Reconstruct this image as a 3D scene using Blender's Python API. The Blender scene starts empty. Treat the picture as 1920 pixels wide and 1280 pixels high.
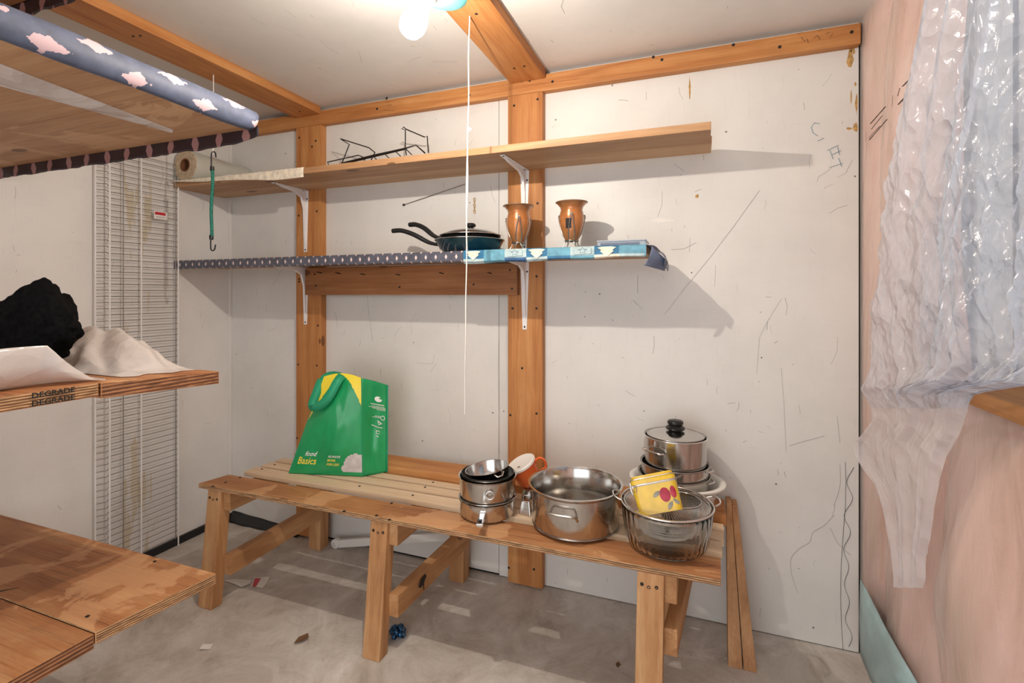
import bpy, bmesh, math, random
from mathutils import Vector, Matrix, noise

scene = bpy.context.scene
COL = scene.collection
rnd = random.Random(7)
pi = math.pi

# ------------------------------------------------------------------ camera
F_PX, YAW, HORIZON, CAM_Y, CAM_Z = 930.0, math.radians(20.6), 551.0, -2.138, 1.3106
cam = bpy.data.cameras.new('camera')
cam.sensor_width = 36.0
cam.lens = 36.0 * F_PX / 1920.0
cam.shift_y = -(640.0 - HORIZON) / 1920.0
cam.clip_start = 0.05
camo = bpy.data.objects.new('camera', cam)
camo.location = (0, CAM_Y, CAM_Z)
camo.rotation_euler = (pi / 2, 0, YAW)
COL.objects.link(camo)
scene.camera = camo

# ------------------------------------------------------------------ world, exposure
world = bpy.data.worlds.new('world')
scene.world = world
world.use_nodes = True
bg = world.node_tree.nodes['Background']
bg.inputs['Color'].default_value = (0.95, 0.97, 1.0, 1)
bg.inputs['Strength'].default_value = 2.05
BULB_WATTS = 39.0          # light of the filament in the bulb (lamp builder below)
scene.view_settings.view_transform = 'Standard'
scene.view_settings.look = 'None'
scene.view_settings.gamma = 1.0
scene.view_settings.use_curve_mapping = False
scene.view_settings.exposure = 0.30

# room dimensions (metres): back wall is y = 0, left wall x = XL, right wall x = XR
XL, XR, ZC, YF = -2.56, 0.55, 2.30, -3.2


# the photograph's viewing rays, used to measure places on known planes
_c, _s = math.cos(YAW), math.sin(YAW)
def ray(u, v):
    a = (u - 960) / F_PX
    return Vector((-_s + _c * a, _c + _s * a, (HORIZON - v) / F_PX))
def on_y(u, v, y):
    d = ray(u, v); t = (y - CAM_Y) / d.y
    return Vector((d.x * t, y, CAM_Z + d.z * t))
def on_x(u, v, x):
    d = ray(u, v); t = x / d.x
    return Vector((x, CAM_Y + d.y * t, CAM_Z + d.z * t))
def on_z(u, v, z):
    d = ray(u, v); t = (z - CAM_Z) / d.z
    return Vector((d.x * t, CAM_Y + d.y * t, z))


# ------------------------------------------------------------------ materials
def mat(name):
    m = bpy.data.materials.new(name); m.use_nodes = True
    nt = m.node_tree
    return m, nt, nt.nodes['Principled BSDF'], nt.nodes, nt.links

def plain(name, col, rough=0.5, metal=0.0, spec=0.5, coat=0.0, noise_amt=0.0, nscale=20, trans=0.0, ior=1.45, bump=0.0):
    m, nt, p, N, L = mat(name)
    p.inputs['Base Color'].default_value = (*col, 1)
    p.inputs['Roughness'].default_value = rough
    p.inputs['Metallic'].default_value = metal
    p.inputs['Specular IOR Level'].default_value = spec
    p.inputs['Coat Weight'].default_value = coat
    p.inputs['Transmission Weight'].default_value = trans
    p.inputs['IOR'].default_value = ior
    if noise_amt or bump:
        tc = N.new('ShaderNodeTexCoord'); nz = N.new('ShaderNodeTexNoise')
        nz.inputs['Scale'].default_value = nscale; nz.inputs['Detail'].default_value = 6
        L.new(tc.outputs['Object'], nz.inputs['Vector'])
        if noise_amt:
            rp = N.new('ShaderNodeValToRGB')
            rp.color_ramp.elements[0].position = 0.3; rp.color_ramp.elements[1].position = 0.7
            rp.color_ramp.elements[0].color = (*[c * (1 - noise_amt) for c in col], 1)
            rp.color_ramp.elements[1].color = (*[min(1, c * (1 + noise_amt)) for c in col], 1)
            L.new(nz.outputs['Fac'], rp.inputs['Fac']); L.new(rp.outputs['Color'], p.inputs['Base Color'])
        if bump:
            b = N.new('ShaderNodeBump'); b.inputs['Strength'].default_value = bump; b.inputs['Distance'].default_value = 0.01
            L.new(nz.outputs['Fac'], b.inputs['Height']); L.new(b.outputs['Normal'], p.inputs['Normal'])
    return m

def mathn(N, L, op, a, b=None, c=None):
    n = N.new('ShaderNodeMath'); n.operation = op
    for i, q in enumerate((a, b, c)):
        if q is None: continue
        if isinstance(q, (int, float)): n.inputs[i].default_value = q
        else: L.new(q, n.inputs[i])
    return n.outputs[0]

def mixc(N, L, fac, a, b):
    n = N.new('ShaderNodeMix'); n.data_type = 'RGBA'
    if isinstance(fac, (int, float)): n.inputs[0].default_value = fac
    else: L.new(fac, n.inputs[0])
    for s, q in ((6, a), (7, b)):
        if isinstance(q, tuple): n.inputs[s].default_value = (*q, 1)
        else: L.new(q, n.inputs[s])
    return n.outputs[2]

def noise_tex(N, L, vec, scale, detail=4, rough=0.55, dist=0.0):
    n = N.new('ShaderNodeTexNoise'); n.inputs['Scale'].default_value = scale
    n.inputs['Detail'].default_value = detail; n.inputs['Roughness'].default_value = rough; n.inputs['Distortion'].default_value = dist
    L.new(vec, n.inputs['Vector']); return n.outputs['Fac']

def ramp(N, L, fac, stops):
    r = N.new('ShaderNodeValToRGB'); e = r.color_ramp.elements
    while len(e) < len(stops): e.new(0.5)
    for i, (pos, col) in enumerate(stops):
        e[i].position = pos; e[i].color = (*col, 1) if isinstance(col, tuple) else (col, col, col, 1)
    L.new(fac, r.inputs['Fac']); return r.outputs['Color']

def mapped(N, L, scale, rot=(0, 0, 0), rand=True):
    tc = N.new('ShaderNodeTexCoord'); mp = N.new('ShaderNodeMapping')
    mp.inputs['Scale'].default_value = scale; mp.inputs['Rotation'].default_value = rot
    v = tc.outputs['Object']
    if rand:
        oi = N.new('ShaderNodeObjectInfo'); ad = N.new('ShaderNodeVectorMath'); ad.operation = 'ADD'
        sc = N.new('ShaderNodeVectorMath'); sc.operation = 'SCALE'; sc.inputs[0].default_value = (13.0, 7.0, 17.0)
        L.new(oi.outputs['Random'], sc.inputs['Scale'])
        L.new(v, ad.inputs[0]); L.new(sc.outputs[0], ad.inputs[1]); v = ad.outputs[0]
    L.new(v, mp.inputs['Vector']); return mp.outputs['Vector']

def wood(name, axis, dark, mid, light, rough=0.55, stretch=14, ply=False, knots=0.5, coat=0.0, blotch=0.35):
    m, nt, p, N, L = mat(name)
    sc = [stretch, stretch, stretch]; sc[axis] = 1.0
    v = mapped(N, L, sc)
    g1 = noise_tex(N, L, v, 1.6 if not ply else 1.1, 7, 0.62, 1.2 if ply else 0.5)
    fine = [110, 110, 110]; fine[axis] = 3
    v2 = mapped(N, L, fine)
    g2 = noise_tex(N, L, v2, 1.5, 3, 0.6)
    f = mathn(N, L, 'ADD', mathn(N, L, 'MULTIPLY', g1, 0.75), mathn(N, L, 'MULTIPLY', g2, 0.25))
    col = ramp(N, L, f, [(0.33, dark), (0.5, mid), (0.66, light)])
    vb = mapped(N, L, (1, 1, 1))
    bl = noise_tex(N, L, vb, 3.5, 5, 0.6)
    blm = ramp(N, L, bl, [(0.42, 0.0), (0.62, 1.0)])
    col = mixc(N, L, mathn(N, L, 'MULTIPLY', blm, blotch), col, tuple(min(1, d * 0.72) for d in mid))
    if ply:
        st = [60, 60, 60]; st[axis] = 2.2
        sk = noise_tex(N, L, mapped(N, L, st), 1.0, 4, 0.65, 0.5)
        col = mixc(N, L, ramp(N, L, sk, [(0.56, 0.0), (0.72, 0.55)]), col, tuple(q * 0.45 for q in dark))
        pw = noise_tex(N, L, mapped(N, L, (2.2, 2.2, 2.2)), 1.0, 6, 0.6, 1.4)
        col = mixc(N, L, ramp(N, L, pw, [(0.55, 0.0), (0.575, 0.42)]), col, tuple(min(1, q * 1.25 + 0.04) for q in light))
    if knots:
        ks = [9, 9, 9]; ks[axis] = 4
        kv = mapped(N, L, ks)
        vo = N.new('ShaderNodeTexVoronoi'); vo.inputs['Scale'].default_value = 1.0
        L.new(kv, vo.inputs['Vector'])
        km = mathn(N, L, 'LESS_THAN', vo.outputs['Distance'], 0.14)
        sep = N.new('ShaderNodeSeparateColor'); L.new(vo.outputs['Color'], sep.inputs[0])
        sel = mathn(N, L, 'LESS_THAN', sep.outputs[0], 0.22 * knots * 2)
        kk = mathn(N, L, 'MULTIPLY', mathn(N, L, 'MULTIPLY', km, sel), 0.75)
        col = mixc(N, L, kk, col, tuple(d * 0.28 for d in dark))
    L.new(col, p.inputs['Base Color'])
    p.inputs['Roughness'].default_value = rough
    p.inputs['Coat Weight'].default_value = coat
    p.inputs['Specular IOR Level'].default_value = 0.35
    b = N.new('ShaderNodeBump'); b.inputs['Strength'].default_value = 0.25; b.inputs['Distance'].default_value = 0.004
    L.new(g2, b.inputs['Height']); L.new(b.outputs['Normal'], p.inputs['Normal'])
    return m

def ply_edge(name, freq=170.0, dark=(0.20, 0.075, 0.028), light=(0.62, 0.40, 0.20)):
    m, nt, p, N, L = mat(name)
    tc = N.new('ShaderNodeTexCoord'); sp = N.new('ShaderNodeSeparateXYZ'); L.new(tc.outputs['Object'], sp.inputs[0])
    v = mapped(N, L, (22, 22, 160))
    nz = noise_tex(N, L, v, 1.0, 5, 0.6)
    z = mathn(N, L, 'ADD', mathn(N, L, 'MULTIPLY', sp.outputs[2], freq), mathn(N, L, 'MULTIPLY', nz, 0.35))
    w = mathn(N, L, 'FRACT', z)
    band = mathn(N, L, 'GREATER_THAN', w, 0.5)
    col = mixc(N, L, band, light, dark)
    col = mixc(N, L, ramp(N, L, nz, [(0.45, 0.0), (0.62, 0.55)]), col, tuple(q * 0.35 for q in dark))
    L.new(col, p.inputs['Base Color']); p.inputs['Roughness'].default_value = 0.75
    return m

def painted(name, base, specks=True, stain=None, rough=0.42, axes=(0, 2)):
    """white painted board: faint mottling, pencil scuffs and specks"""
    m, nt, p, N, L = mat(name)
    v = mapped(N, L, (1, 1, 1), rand=False)
    n1 = noise_tex(N, L, v, 2.2, 6, 0.6)
    col = ramp(N, L, n1, [(0.3, tuple(c * 0.90 for c in base)), (0.55, base), (0.75, tuple(min(1, c * 1.05) for c in base))])
    fine = noise_tex(N, L, mapped(N, L, (140, 140, 9), rand=False), 1.0, 3, 0.6)
    fine2 = noise_tex(N, L, mapped(N, L, (9, 9, 140), rand=False), 1.0, 3, 0.6)
    fb = ramp(N, L, mathn(N, L, 'MAXIMUM', fine, fine2), [(0.62, 0.0), (0.82, 0.22)])
    col = mixc(N, L, fb, col, tuple(c * 0.55 for c in base))
    if specks:
        vo = N.new('ShaderNodeTexVoronoi'); vo.inputs['Scale'].default_value = 16.0
        L.new(v, vo.inputs['Vector'])
        sep = N.new('ShaderNodeSeparateColor'); L.new(vo.outputs['Color'], sep.inputs[0])
        size = mathn(N, L, 'MULTIPLY', sep.outputs[1], 0.065)
        dot = mathn(N, L, 'LESS_THAN', vo.outputs['Distance'], size)
        sel = mathn(N, L, 'LESS_THAN', sep.outputs[0], 0.24)
        col = mixc(N, L, mathn(N, L, 'MULTIPLY', mathn(N, L, 'MULTIPLY', dot, sel), 0.8), col, (0.05, 0.04, 0.035))
    if stain:
        y0, y1, scol = stain
        tc = N.new('ShaderNodeTexCoord'); g = N.new('ShaderNodeNewGeometry')
        sp = N.new('ShaderNodeSeparateXYZ'); L.new(g.outputs['Position'], sp.inputs[0])
        inside = mathn(N, L, 'MULTIPLY', mathn(N, L, 'GREATER_THAN', sp.outputs[1], y0), mathn(N, L, 'LESS_THAN', sp.outputs[1], y1))
        sn = noise_tex(N, L, mapped(N, L, (1, 15, 2.1), rand=False), 1.0, 4, 0.55)
        sm = ramp(N, L, sn, [(0.54, 0.0), (0.58, 0.6)])
        col = mixc(N, L, mathn(N, L, 'MULTIPLY', sm, inside), col, scol)
    L.new(col, p.inputs['Base Color']); p.inputs['Roughness'].default_value = rough
    b = N.new('ShaderNodeBump'); b.inputs['Strength'].default_value = 0.08; b.inputs['Distance'].default_value = 0.004
    L.new(noise_tex(N, L, v, 60, 3, 0.6), b.inputs['Height']); L.new(b.outputs['Normal'], p.inputs['Normal'])
    return m

def concrete(name):
    m, nt, p, N, L = mat(name)
    v = mapped(N, L, (1, 1, 1), rand=False)
    n1 = noise_tex(N, L, v, 3.4, 10, 0.72, 0.7)
    col = ramp(N, L, n1, [(0.28, (0.27, 0.225, 0.18)), (0.42, (0.50, 0.455, 0.40)), (0.55, (0.62, 0.58, 0.53)), (0.70, (0.76, 0.73, 0.68))])
    n2 = noise_tex(N, L, v, 9, 8, 0.7, 0.8)
    col = mixc(N, L, ramp(N, L, n2, [(0.53, 0.0), (0.70, 0.5)]), col, (0.36, 0.29, 0.23))
    n3 = noise_tex(N, L, v, 130, 3, 0.7)
    col = mixc(N, L, ramp(N, L, n3, [(0.60, 0.0), (0.75, 0.35)]), col, (0.16, 0.14, 0.12))
    vo = N.new('ShaderNodeTexVoronoi'); vo.inputs['Scale'].default_value = 26; L.new(v, vo.inputs['Vector'])
    sep = N.new('ShaderNodeSeparateColor'); L.new(vo.outputs['Color'], sep.inputs[0])
    dk = mathn(N, L, 'MULTIPLY', mathn(N, L, 'LESS_THAN', vo.outputs['Distance'], 0.06), mathn(N, L, 'LESS_THAN', sep.outputs[0], 0.2))
    col = mixc(N, L, mathn(N, L, 'MULTIPLY', dk, 0.8), col, (0.05, 0.04, 0.03))
    L.new(col, p.inputs['Base Color']); p.inputs['Roughness'].default_value = 0.7
    b = N.new('ShaderNodeBump'); b.inputs['Strength'].default_value = 0.35; b.inputs['Distance'].default_value = 0.006
    L.new(n2, b.inputs['Height']); L.new(b.outputs['Normal'], p.inputs['Normal'])
    return m

def film(name, opacity=0.35, tint=(0.85, 0.87, 0.9), rough=0.22, bump=0.4, bscale=30, transl=0.5, streak=None, crinkle=None):
    """thin polyethylene: partly see-through, milky and shiny"""
    m, nt, p, N, L = mat(name)
    out = N['Material Output']
    tr = N.new('ShaderNodeBsdfTransparent'); tl = N.new('ShaderNodeBsdfTranslucent')
    tl.inputs['Color'].default_value = (*tint, 1)
    p.inputs['Base Color'].default_value = (*tint, 1); p.inputs['Roughness'].default_value = rough
    p.inputs['Specular IOR Level'].default_value = 0.9
    v = mapped(N, L, streak or (1, 1, 1), rand=False)
    nz = noise_tex(N, L, v, bscale, 4, 0.6, 0.6)
    b = N.new('ShaderNodeBump'); b.inputs['Strength'].default_value = bump; b.inputs['Distance'].default_value = 0.01
    L.new(nz, b.inputs['Height']); nrm = b.outputs['Normal']
    if crinkle:
        dis = N.new('ShaderNodeTexNoise'); dis.inputs['Scale'].default_value = crinkle[0] * 0.4; dis.inputs['Detail'].default_value = 3; L.new(v, dis.inputs['Vector'])
        mxv = N.new('ShaderNodeVectorMath'); mxv.operation = 'MULTIPLY_ADD'; mxv.inputs[1].default_value = (0.12, 0.12, 0.12)
        L.new(dis.outputs['Color'], mxv.inputs[0]); L.new(v, mxv.inputs[2])
        for sc_v, st_v in crinkle[1]:
            vo = N.new('ShaderNodeTexVoronoi'); vo.inputs['Scale'].default_value = sc_v; L.new(mxv.outputs[0], vo.inputs['Vector'])
            b2 = N.new('ShaderNodeBump'); b2.inputs['Strength'].default_value = st_v; b2.inputs['Distance'].default_value = 0.25 / sc_v
            L.new(vo.outputs['Distance'], b2.inputs['Height']); L.new(nrm, b2.inputs['Normal']); nrm = b2.outputs['Normal']
        L.new(nrm, tl.inputs['Normal'])
    L.new(nrm, p.inputs['Normal'])
    m1 = N.new('ShaderNodeMixShader'); m1.inputs[0].default_value = transl
    L.new(p.outputs[0], m1.inputs[1]); L.new(tl.outputs[0], m1.inputs[2])
    lw = N.new('ShaderNodeLayerWeight'); lw.inputs['Blend'].default_value = 0.35
    n2 = noise_tex(N, L, v, bscale * 0.4, 4, 0.6)
    op = mathn(N, L, 'ADD', mathn(N, L, 'MULTIPLY', lw.outputs['Facing'], 0.45), mathn(N, L, 'ADD', opacity - 0.12, mathn(N, L, 'MULTIPLY', n2, 0.24)))
    op = mathn(N, L, 'MINIMUM', op, 0.95)
    m2 = N.new('ShaderNodeMixShader'); L.new(op, m2.inputs[0])
    L.new(tr.outputs[0], m2.inputs[1]); L.new(m1.outputs[0], m2.inputs[2])
    L.new(m2.outputs[0], out.inputs['Surface'])
    return m

def diamonds(name, ax, ay, cell, size, ground, spot, rough=0.4, gvar=0.25, oz=0.0, ragged=0.0):
    """printed liner: staggered rows of small diamonds on a plain ground (ax, ay: the two local axes of the print)"""
    m, nt, p, N, L = mat(name)
    tc = N.new('ShaderNodeTexCoord'); sp = N.new('ShaderNodeSeparateXYZ'); L.new(tc.outputs['Object'], sp.inputs[0])
    def layer(ox, oy):
        fx = mathn(N, L, 'ABSOLUTE', mathn(N, L, 'SUBTRACT', mathn(N, L, 'FRACT', mathn(N, L, 'ADD', mathn(N, L, 'DIVIDE', sp.outputs[ax], cell[0]), 50 + ox)), 0.5))
        fy = mathn(N, L, 'ABSOLUTE', mathn(N, L, 'SUBTRACT', mathn(N, L, 'FRACT', mathn(N, L, 'ADD', mathn(N, L, 'DIVIDE', sp.outputs[ay], cell[1]), 50 + oy + oz)), 0.5))
        d = mathn(N, L, 'ADD', mathn(N, L, 'DIVIDE', fx, size[0]), mathn(N, L, 'DIVIDE', fy, size[1]))
        if ragged: d = mathn(N, L, 'ADD', d, mathn(N, L, 'MULTIPLY', mathn(N, L, 'SUBTRACT', noise_tex(N, L, tc.outputs['Object'], 70, 2, 0.5), 0.5), ragged * 18))
        return mathn(N, L, 'LESS_THAN', d, 1.0)
    msk = mathn(N, L, 'MAXIMUM', layer(0, 0), layer(0.5, 0.5))
    nz = noise_tex(N, L, mapped(N, L, (1, 1, 1), rand=False), 30, 4, 0.6)
    gcol = ramp(N, L, nz, [(0.3, tuple(g * (1 - gvar) for g in ground)), (0.7, tuple(g * (1 + gvar) for g in ground))])
    L.new(mixc(N, L, msk, gcol, spot), p.inputs['Base Color']); p.inputs['Roughness'].default_value = rough
    return m

def pinkwool(name):
    m, nt, p, N, L = mat(name)
    v = mapped(N, L, (1, 1, 1), rand=False)
    n1 = noise_tex(N, L, mapped(N, L, (1, 5, 1.3), rand=False), 1.6, 8, 0.6, 0.6)
    col = ramp(N, L, n1, [(0.30, (0.52, 0.29, 0.21)), (0.43, (0.72, 0.44, 0.36)), (0.56, (0.82, 0.54, 0.47)), (0.75, (0.86, 0.66, 0.57))])
    n4 = noise_tex(N, L, mapped(N, L, (1, 2.4, 0.8), (0.35, 0, 0), rand=False), 2.2, 5, 0.55, 1.0)
    col = mixc(N, L, ramp(N, L, n4, [(0.54, 0.0), (0.68, 0.5)]), col, (0.56, 0.43, 0.29))
    col = mixc(N, L, ramp(N, L, n4, [(0.28, 0.55), (0.40, 0.0)]), col, (0.66, 0.27, 0.24))
    L.new(col, p.inputs['Base Color']); p.inputs['Roughness'].default_value = 0.9
    b = N.new('ShaderNodeBump'); b.inputs['Strength'].default_value = 0.3; b.inputs['Distance'].default_value = 0.02
    L.new(noise_tex(N, L, v, 18, 6, 0.6), b.inputs['Height']); L.new(b.outputs['Normal'], p.inputs['Normal'])
    return m

def steel(name, rough=0.16, col=(0.58, 0.56, 0.53), brushed=True):
    m, nt, p, N, L = mat(name)
    p.inputs['Base Color'].default_value = (*col, 1); p.inputs['Metallic'].default_value = 1
    p.inputs['Roughness'].default_value = rough
    if brushed:
        nz = noise_tex(N, L, mapped(N, L, (6, 6, 180)), 1.0, 3, 0.6)
        r = ramp(N, L, nz, [(0.3, rough * 0.6), (0.7, rough * 1.5)])
        L.new(r, p.inputs['Roughness'])
    return m

PD, PM, PL = (0.34, 0.115, 0.032), (0.52, 0.22, 0.068), (0.63, 0.32, 0.12)
M = {}
M['pine_x'] = wood('pine_x', 0, PD, PM, PL, knots=0.45)
M['pine_y'] = wood('pine_y', 1, PD, PM, PL, knots=0.35)
M['pine_z'] = wood('pine_z', 2, PD, PM, PL, knots=0.9)
LD, LM, LL = (0.33, 0.145, 0.055), (0.50, 0.26, 0.11), (0.62, 0.37, 0.18)
M['leg_z'] = wood('leg_z', 2, LD, LM, LL, knots=0.35)
M['leg_y'] = wood('leg_y', 1, LD, LM, LL, knots=0.4)
M['shelf_x'] = wood('shelf_x', 0, (0.34, 0.165, 0.075), (0.47, 0.26, 0.125), (0.56, 0.34, 0.18), knots=0.6)
M['shelf_pale'] = wood('shelf_pale', 0, (0.42, 0.23, 0.11), (0.55, 0.33, 0.175), (0.62, 0.41, 0.23), knots=0.5)
M['hook_x'] = wood('hook_x', 0, (0.20, 0.075, 0.028), (0.34, 0.14, 0.05), (0.43, 0.20, 0.08), knots=0.7)
M['ply_x'] = wood('ply_x', 0, (0.25, 0.085, 0.032), (0.47, 0.205, 0.080), (0.60, 0.34, 0.16), stretch=6, ply=True, knots=0.3, blotch=0.75)
M['ply_under'] = wood('ply_under', 0, (0.36, 0.18, 0.08), (0.47, 0.26, 0.13), (0.56, 0.34, 0.18), stretch=9, ply=True, knots=0.25, blotch=0.25)
M['slat_x'] = wood('slat_x', 0, (0.60, 0.42, 0.27), (0.70, 0.52, 0.35), (0.78, 0.62, 0.45), knots=0.0, blotch=0.12)
M['red_x'] = wood('red_x', 0, (0.20, 0.062, 0.026), (0.46, 0.205, 0.08), (0.60, 0.34, 0.16), stretch=5, ply=True, knots=0.3, blotch=0.5)
M['ply_edge'] = ply_edge('ply_edge')
M['ply_edge_dark'] = ply_edge('ply_edge_dark', 110, (0.14, 0.05, 0.02), (0.42, 0.20, 0.09))
WB = (0.735, 0.715, 0.675)
M['wall'] = painted('painted_board', WB)
M['wall_left'] = painted('painted_board_stained', (0.81, 0.79, 0.755), stain=(-0.585, -0.45, (0.60, 0.49, 0.29)))
M['ceil'] = painted('ceiling_board', (0.70, 0.685, 0.655))
M['concrete'] = concrete('concrete')
M['white_paint'] = plain('white_paint', (0.78, 0.76, 0.72), 0.4)
M['white_metal'] = plain('white_metal', (0.86, 0.84, 0.83), 0.3)
M['screw'] = plain('screw', (0.035, 0.025, 0.02), 0.5, 0.4)
M['black_rubber'] = plain('black_rubber', (0.015, 0.016, 0.018), 0.4)
M['black_plastic'] = plain('black_plastic', (0.012, 0.012, 0.013), 0.32)
M['black_wire'] = plain('black_wire', (0.012, 0.011, 0.010), 0.35)
M['black_cloth'] = plain('black_cloth', (0.0045, 0.0045, 0.005), 0.95, spec=0.1, noise_amt=0.5, nscale=90, bump=0.3)
M['cord'] = plain('cord', (0.85, 0.82, 0.76), 0.8)
M['bungee'] = plain('bungee', (0.012, 0.17, 0.12), 0.6, noise_amt=0.7, nscale=240)
M['steel'] = steel('steel')
M['steel_dark'] = steel('steel_dark', 0.2, (0.42, 0.40, 0.38))
M['chrome'] = steel('chrome', 0.07, (0.8, 0.79, 0.78), False)
M['wire_grey'] = plain('wire_grey', (0.62, 0.60, 0.57), 0.35, 0.3)
M['wire_shaded'] = plain('wire_shaded', (0.30, 0.28, 0.26), 0.45, 0.3)  # the same white wire with its shade put into the colour
M['wire_white'] = plain('wire_white', (0.82, 0.80, 0.77), 0.35)
M['pink'] = pinkwool('insulation_pink')
M['barrier'] = film('vapour_barrier', 0.22, (0.84, 0.78, 0.73), 0.16, 0.5, 7, 0.25, (1, 3, 0.8))
M['sheet_single'] = film('hanging_film_single', 0.50, (0.86, 0.85, 0.88), 0.20, 0.2, 14, 0.35, (1, 1, 1.4), (6, ((9, 0.45), (26, 0.25))))
M['sheet'] = film('hanging_film', 0.58, (0.76, 0.79, 0.87), 0.22, 0.3, 20, 0.40, (1, 1.2, 0.9), (9, ((10, 1.0), (34, 0.9))))
M['film_white'] = film('crumpled_film', 0.78, (0.90, 0.86, 0.83), 0.25, 0.2, 20, 0.35, None, (8, ((9, 0.7), (24, 0.35))))
M['roll'] = plain('film_roll', (0.66, 0.66, 0.58), 0.22, trans=0.15, noise_amt=0.08, nscale=12, coat=0.4)
M['roll_end'] = plain('film_roll_end', (0.52, 0.40, 0.27), 0.6, noise_amt=0.25, nscale=50)
M['core'] = plain('cardboard_core', (0.20, 0.08, 0.035), 0.8)
M['foam_blue'] = plain('foam_blue', (0.36, 0.50, 0.51), 0.5, noise_amt=0.18, nscale=9, bump=0.4)
M['paper'] = plain('paper', (0.82, 0.79, 0.74), 0.75, noise_amt=0.05)
M['liner_cream'] = plain('liner_cream', (0.82, 0.74, 0.63), 0.7, noise_amt=0.08, nscale=60, bump=0.15)
M['red'] = plain('red_ink', (0.55, 0.03, 0.05), 0.5)
M['ink'] = plain('black_ink', (0.02, 0.018, 0.016), 0.6)
M['pencil'] = plain('pencil', (0.28, 0.25, 0.22), 0.7)
M['blue_ink'] = plain('blue_ink', (0.25, 0.36, 0.42), 0.6)
M['rust'] = plain('rust_patch', (0.46, 0.28, 0.10), 0.8, noise_amt=0.5, nscale=60)
M['green'] = plain('bag_green', (0.012, 0.33, 0.11), 0.28, noise_amt=0.12, nscale=9, coat=0.3)
M['green_strap'] = plain('strap_green', (0.02, 0.34, 0.17), 0.5)
M['yellow'] = plain('bag_yellow', (0.90, 0.72, 0.05), 0.35)
M['print_white'] = plain('print_white', (0.86, 0.88, 0.84), 0.5)
M['print_yellow'] = plain('print_yellow', (0.88, 0.76, 0.10), 0.5)
M['lump_grey'] = plain('pale_contents', (0.60, 0.56, 0.55), 0.35, noise_amt=0.15, nscale=40)
M['copper'] = plain('copper_glaze', (0.42, 0.155, 0.045), 0.22, 0.25, coat=0.6, noise_amt=0.3, nscale=14)
M['rim_brown'] = plain('rim_brown', (0.22, 0.13, 0.07), 0.4)
M['scar'] = plain('dark_scar', (0.018, 0.012, 0.010), 0.5)
M['teal_enamel'] = plain('teal_enamel', (0.005, 0.034, 0.046), 0.15, 0.2, coat=0.8)
M['pan_black'] = plain('pan_black', (0.010, 0.010, 0.010), 0.25)
M['lid_glass'] = plain('smoked_glass', (0.03, 0.03, 0.028), 0.05, coat=1.0)
M['orange'] = plain('orange_plastic', (0.80, 0.15, 0.035), 0.35)
M['cream_plastic'] = plain('cream_plastic', (0.84, 0.80, 0.75), 0.4)
M['basin'] = plain('basin_white', (0.80, 0.78, 0.73), 0.35)
M['glass'] = plain('clear_glass', (0.97, 0.98, 0.97), 0.02, trans=1.0, ior=1.42)
def thin_glass(name):
    m, nt, p, N, L = mat(name)
    tr = N.new('ShaderNodeBsdfTransparent'); tr.inputs['Color'].default_value = (0.28, 0.35, 0.41, 1); mx = N.new('ShaderNodeMixShader'); mx.inputs[0].default_value = 0.12
    p.inputs['Roughness'].default_value = 0.03; p.inputs['Base Color'].default_value = (0.6, 0.65, 0.65, 1)
    L.new(tr.outputs[0], mx.inputs[1]); L.new(p.outputs[0], mx.inputs[2]); L.new(mx.outputs[0], N['Material Output'].inputs['Surface'])
    return m
M['pane'] = thin_glass('window_glass')
M['case'] = plain('clear_case', (0.60, 0.66, 0.74), 0.15, trans=0.5)
M['canister'] = plain('canister_yellow', (0.80, 0.53, 0.04), 0.25, coat=0.5, noise_amt=0.12, nscale=25)
M['plum'] = plain('plum', (0.42, 0.018, 0.05), 0.3, noise_amt=0.3, nscale=40)
M['leaf'] = plain('leaf_grey', (0.30, 0.29, 0.24), 0.5, noise_amt=0.35, nscale=50)
M['bow'] = plain('blue_bow', (0.05, 0.17, 0.36), 0.15, 0.7)
M['leaf_dry'] = plain('dry_leaf', (0.17, 0.09, 0.04), 0.8)
M['teal_fixture'] = plain('teal_fixture', (0.05, 0.17, 0.175), 0.3)
M['socket'] = plain('socket_grey', (0.12, 0.12, 0.115), 0.35, 0.5)
M['black_gap'] = plain('dark_gap', (0.01, 0.009, 0.008), 0.9)
M['liner_dark'] = diamonds('liner_dark', 0, 2, (0.047, 0.050), (0.13, 0.22), (0.085, 0.088, 0.115), (0.72, 0.58, 0.55))
M['liner_lip_shaded'] = diamonds('liner_lip_shaded', 0, 2, (0.105, 0.115), (0.15, 0.34), (0.020, 0.010, 0.014), (0.30, 0.15, 0.14))  # dark print, darkened further by shade put into the colour
M['liner_slate'] = diamonds('liner_slate', 1, 2, (0.17, 0.072), (0.20, 0.22), (0.075, 0.092, 0.145), (0.56, 0.40, 0.43), rough=0.6, oz=0.25, ragged=0.10)
for k, c in (('blue_a', (0.03, 0.16, 0.30)), ('blue_b', (0.13, 0.33, 0.43)), ('blue_c', (0.42, 0.54, 0.55)), ('blue_d', (0.035, 0.11, 0.24)), ('cream', (0.82, 0.73, 0.58))):
    M['liner_' + k] = plain('liner_' + k, c, 0.35, noise_amt=0.22, nscale=45)
M['curl'] = plain('liner_curl', (0.14, 0.17, 0.25), 0.4, noise_amt=0.3, nscale=20)
M['backing'] = plain('paper_backing', (0.30, 0.19, 0.11), 0.7, noise_amt=0.3, nscale=20)

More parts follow.
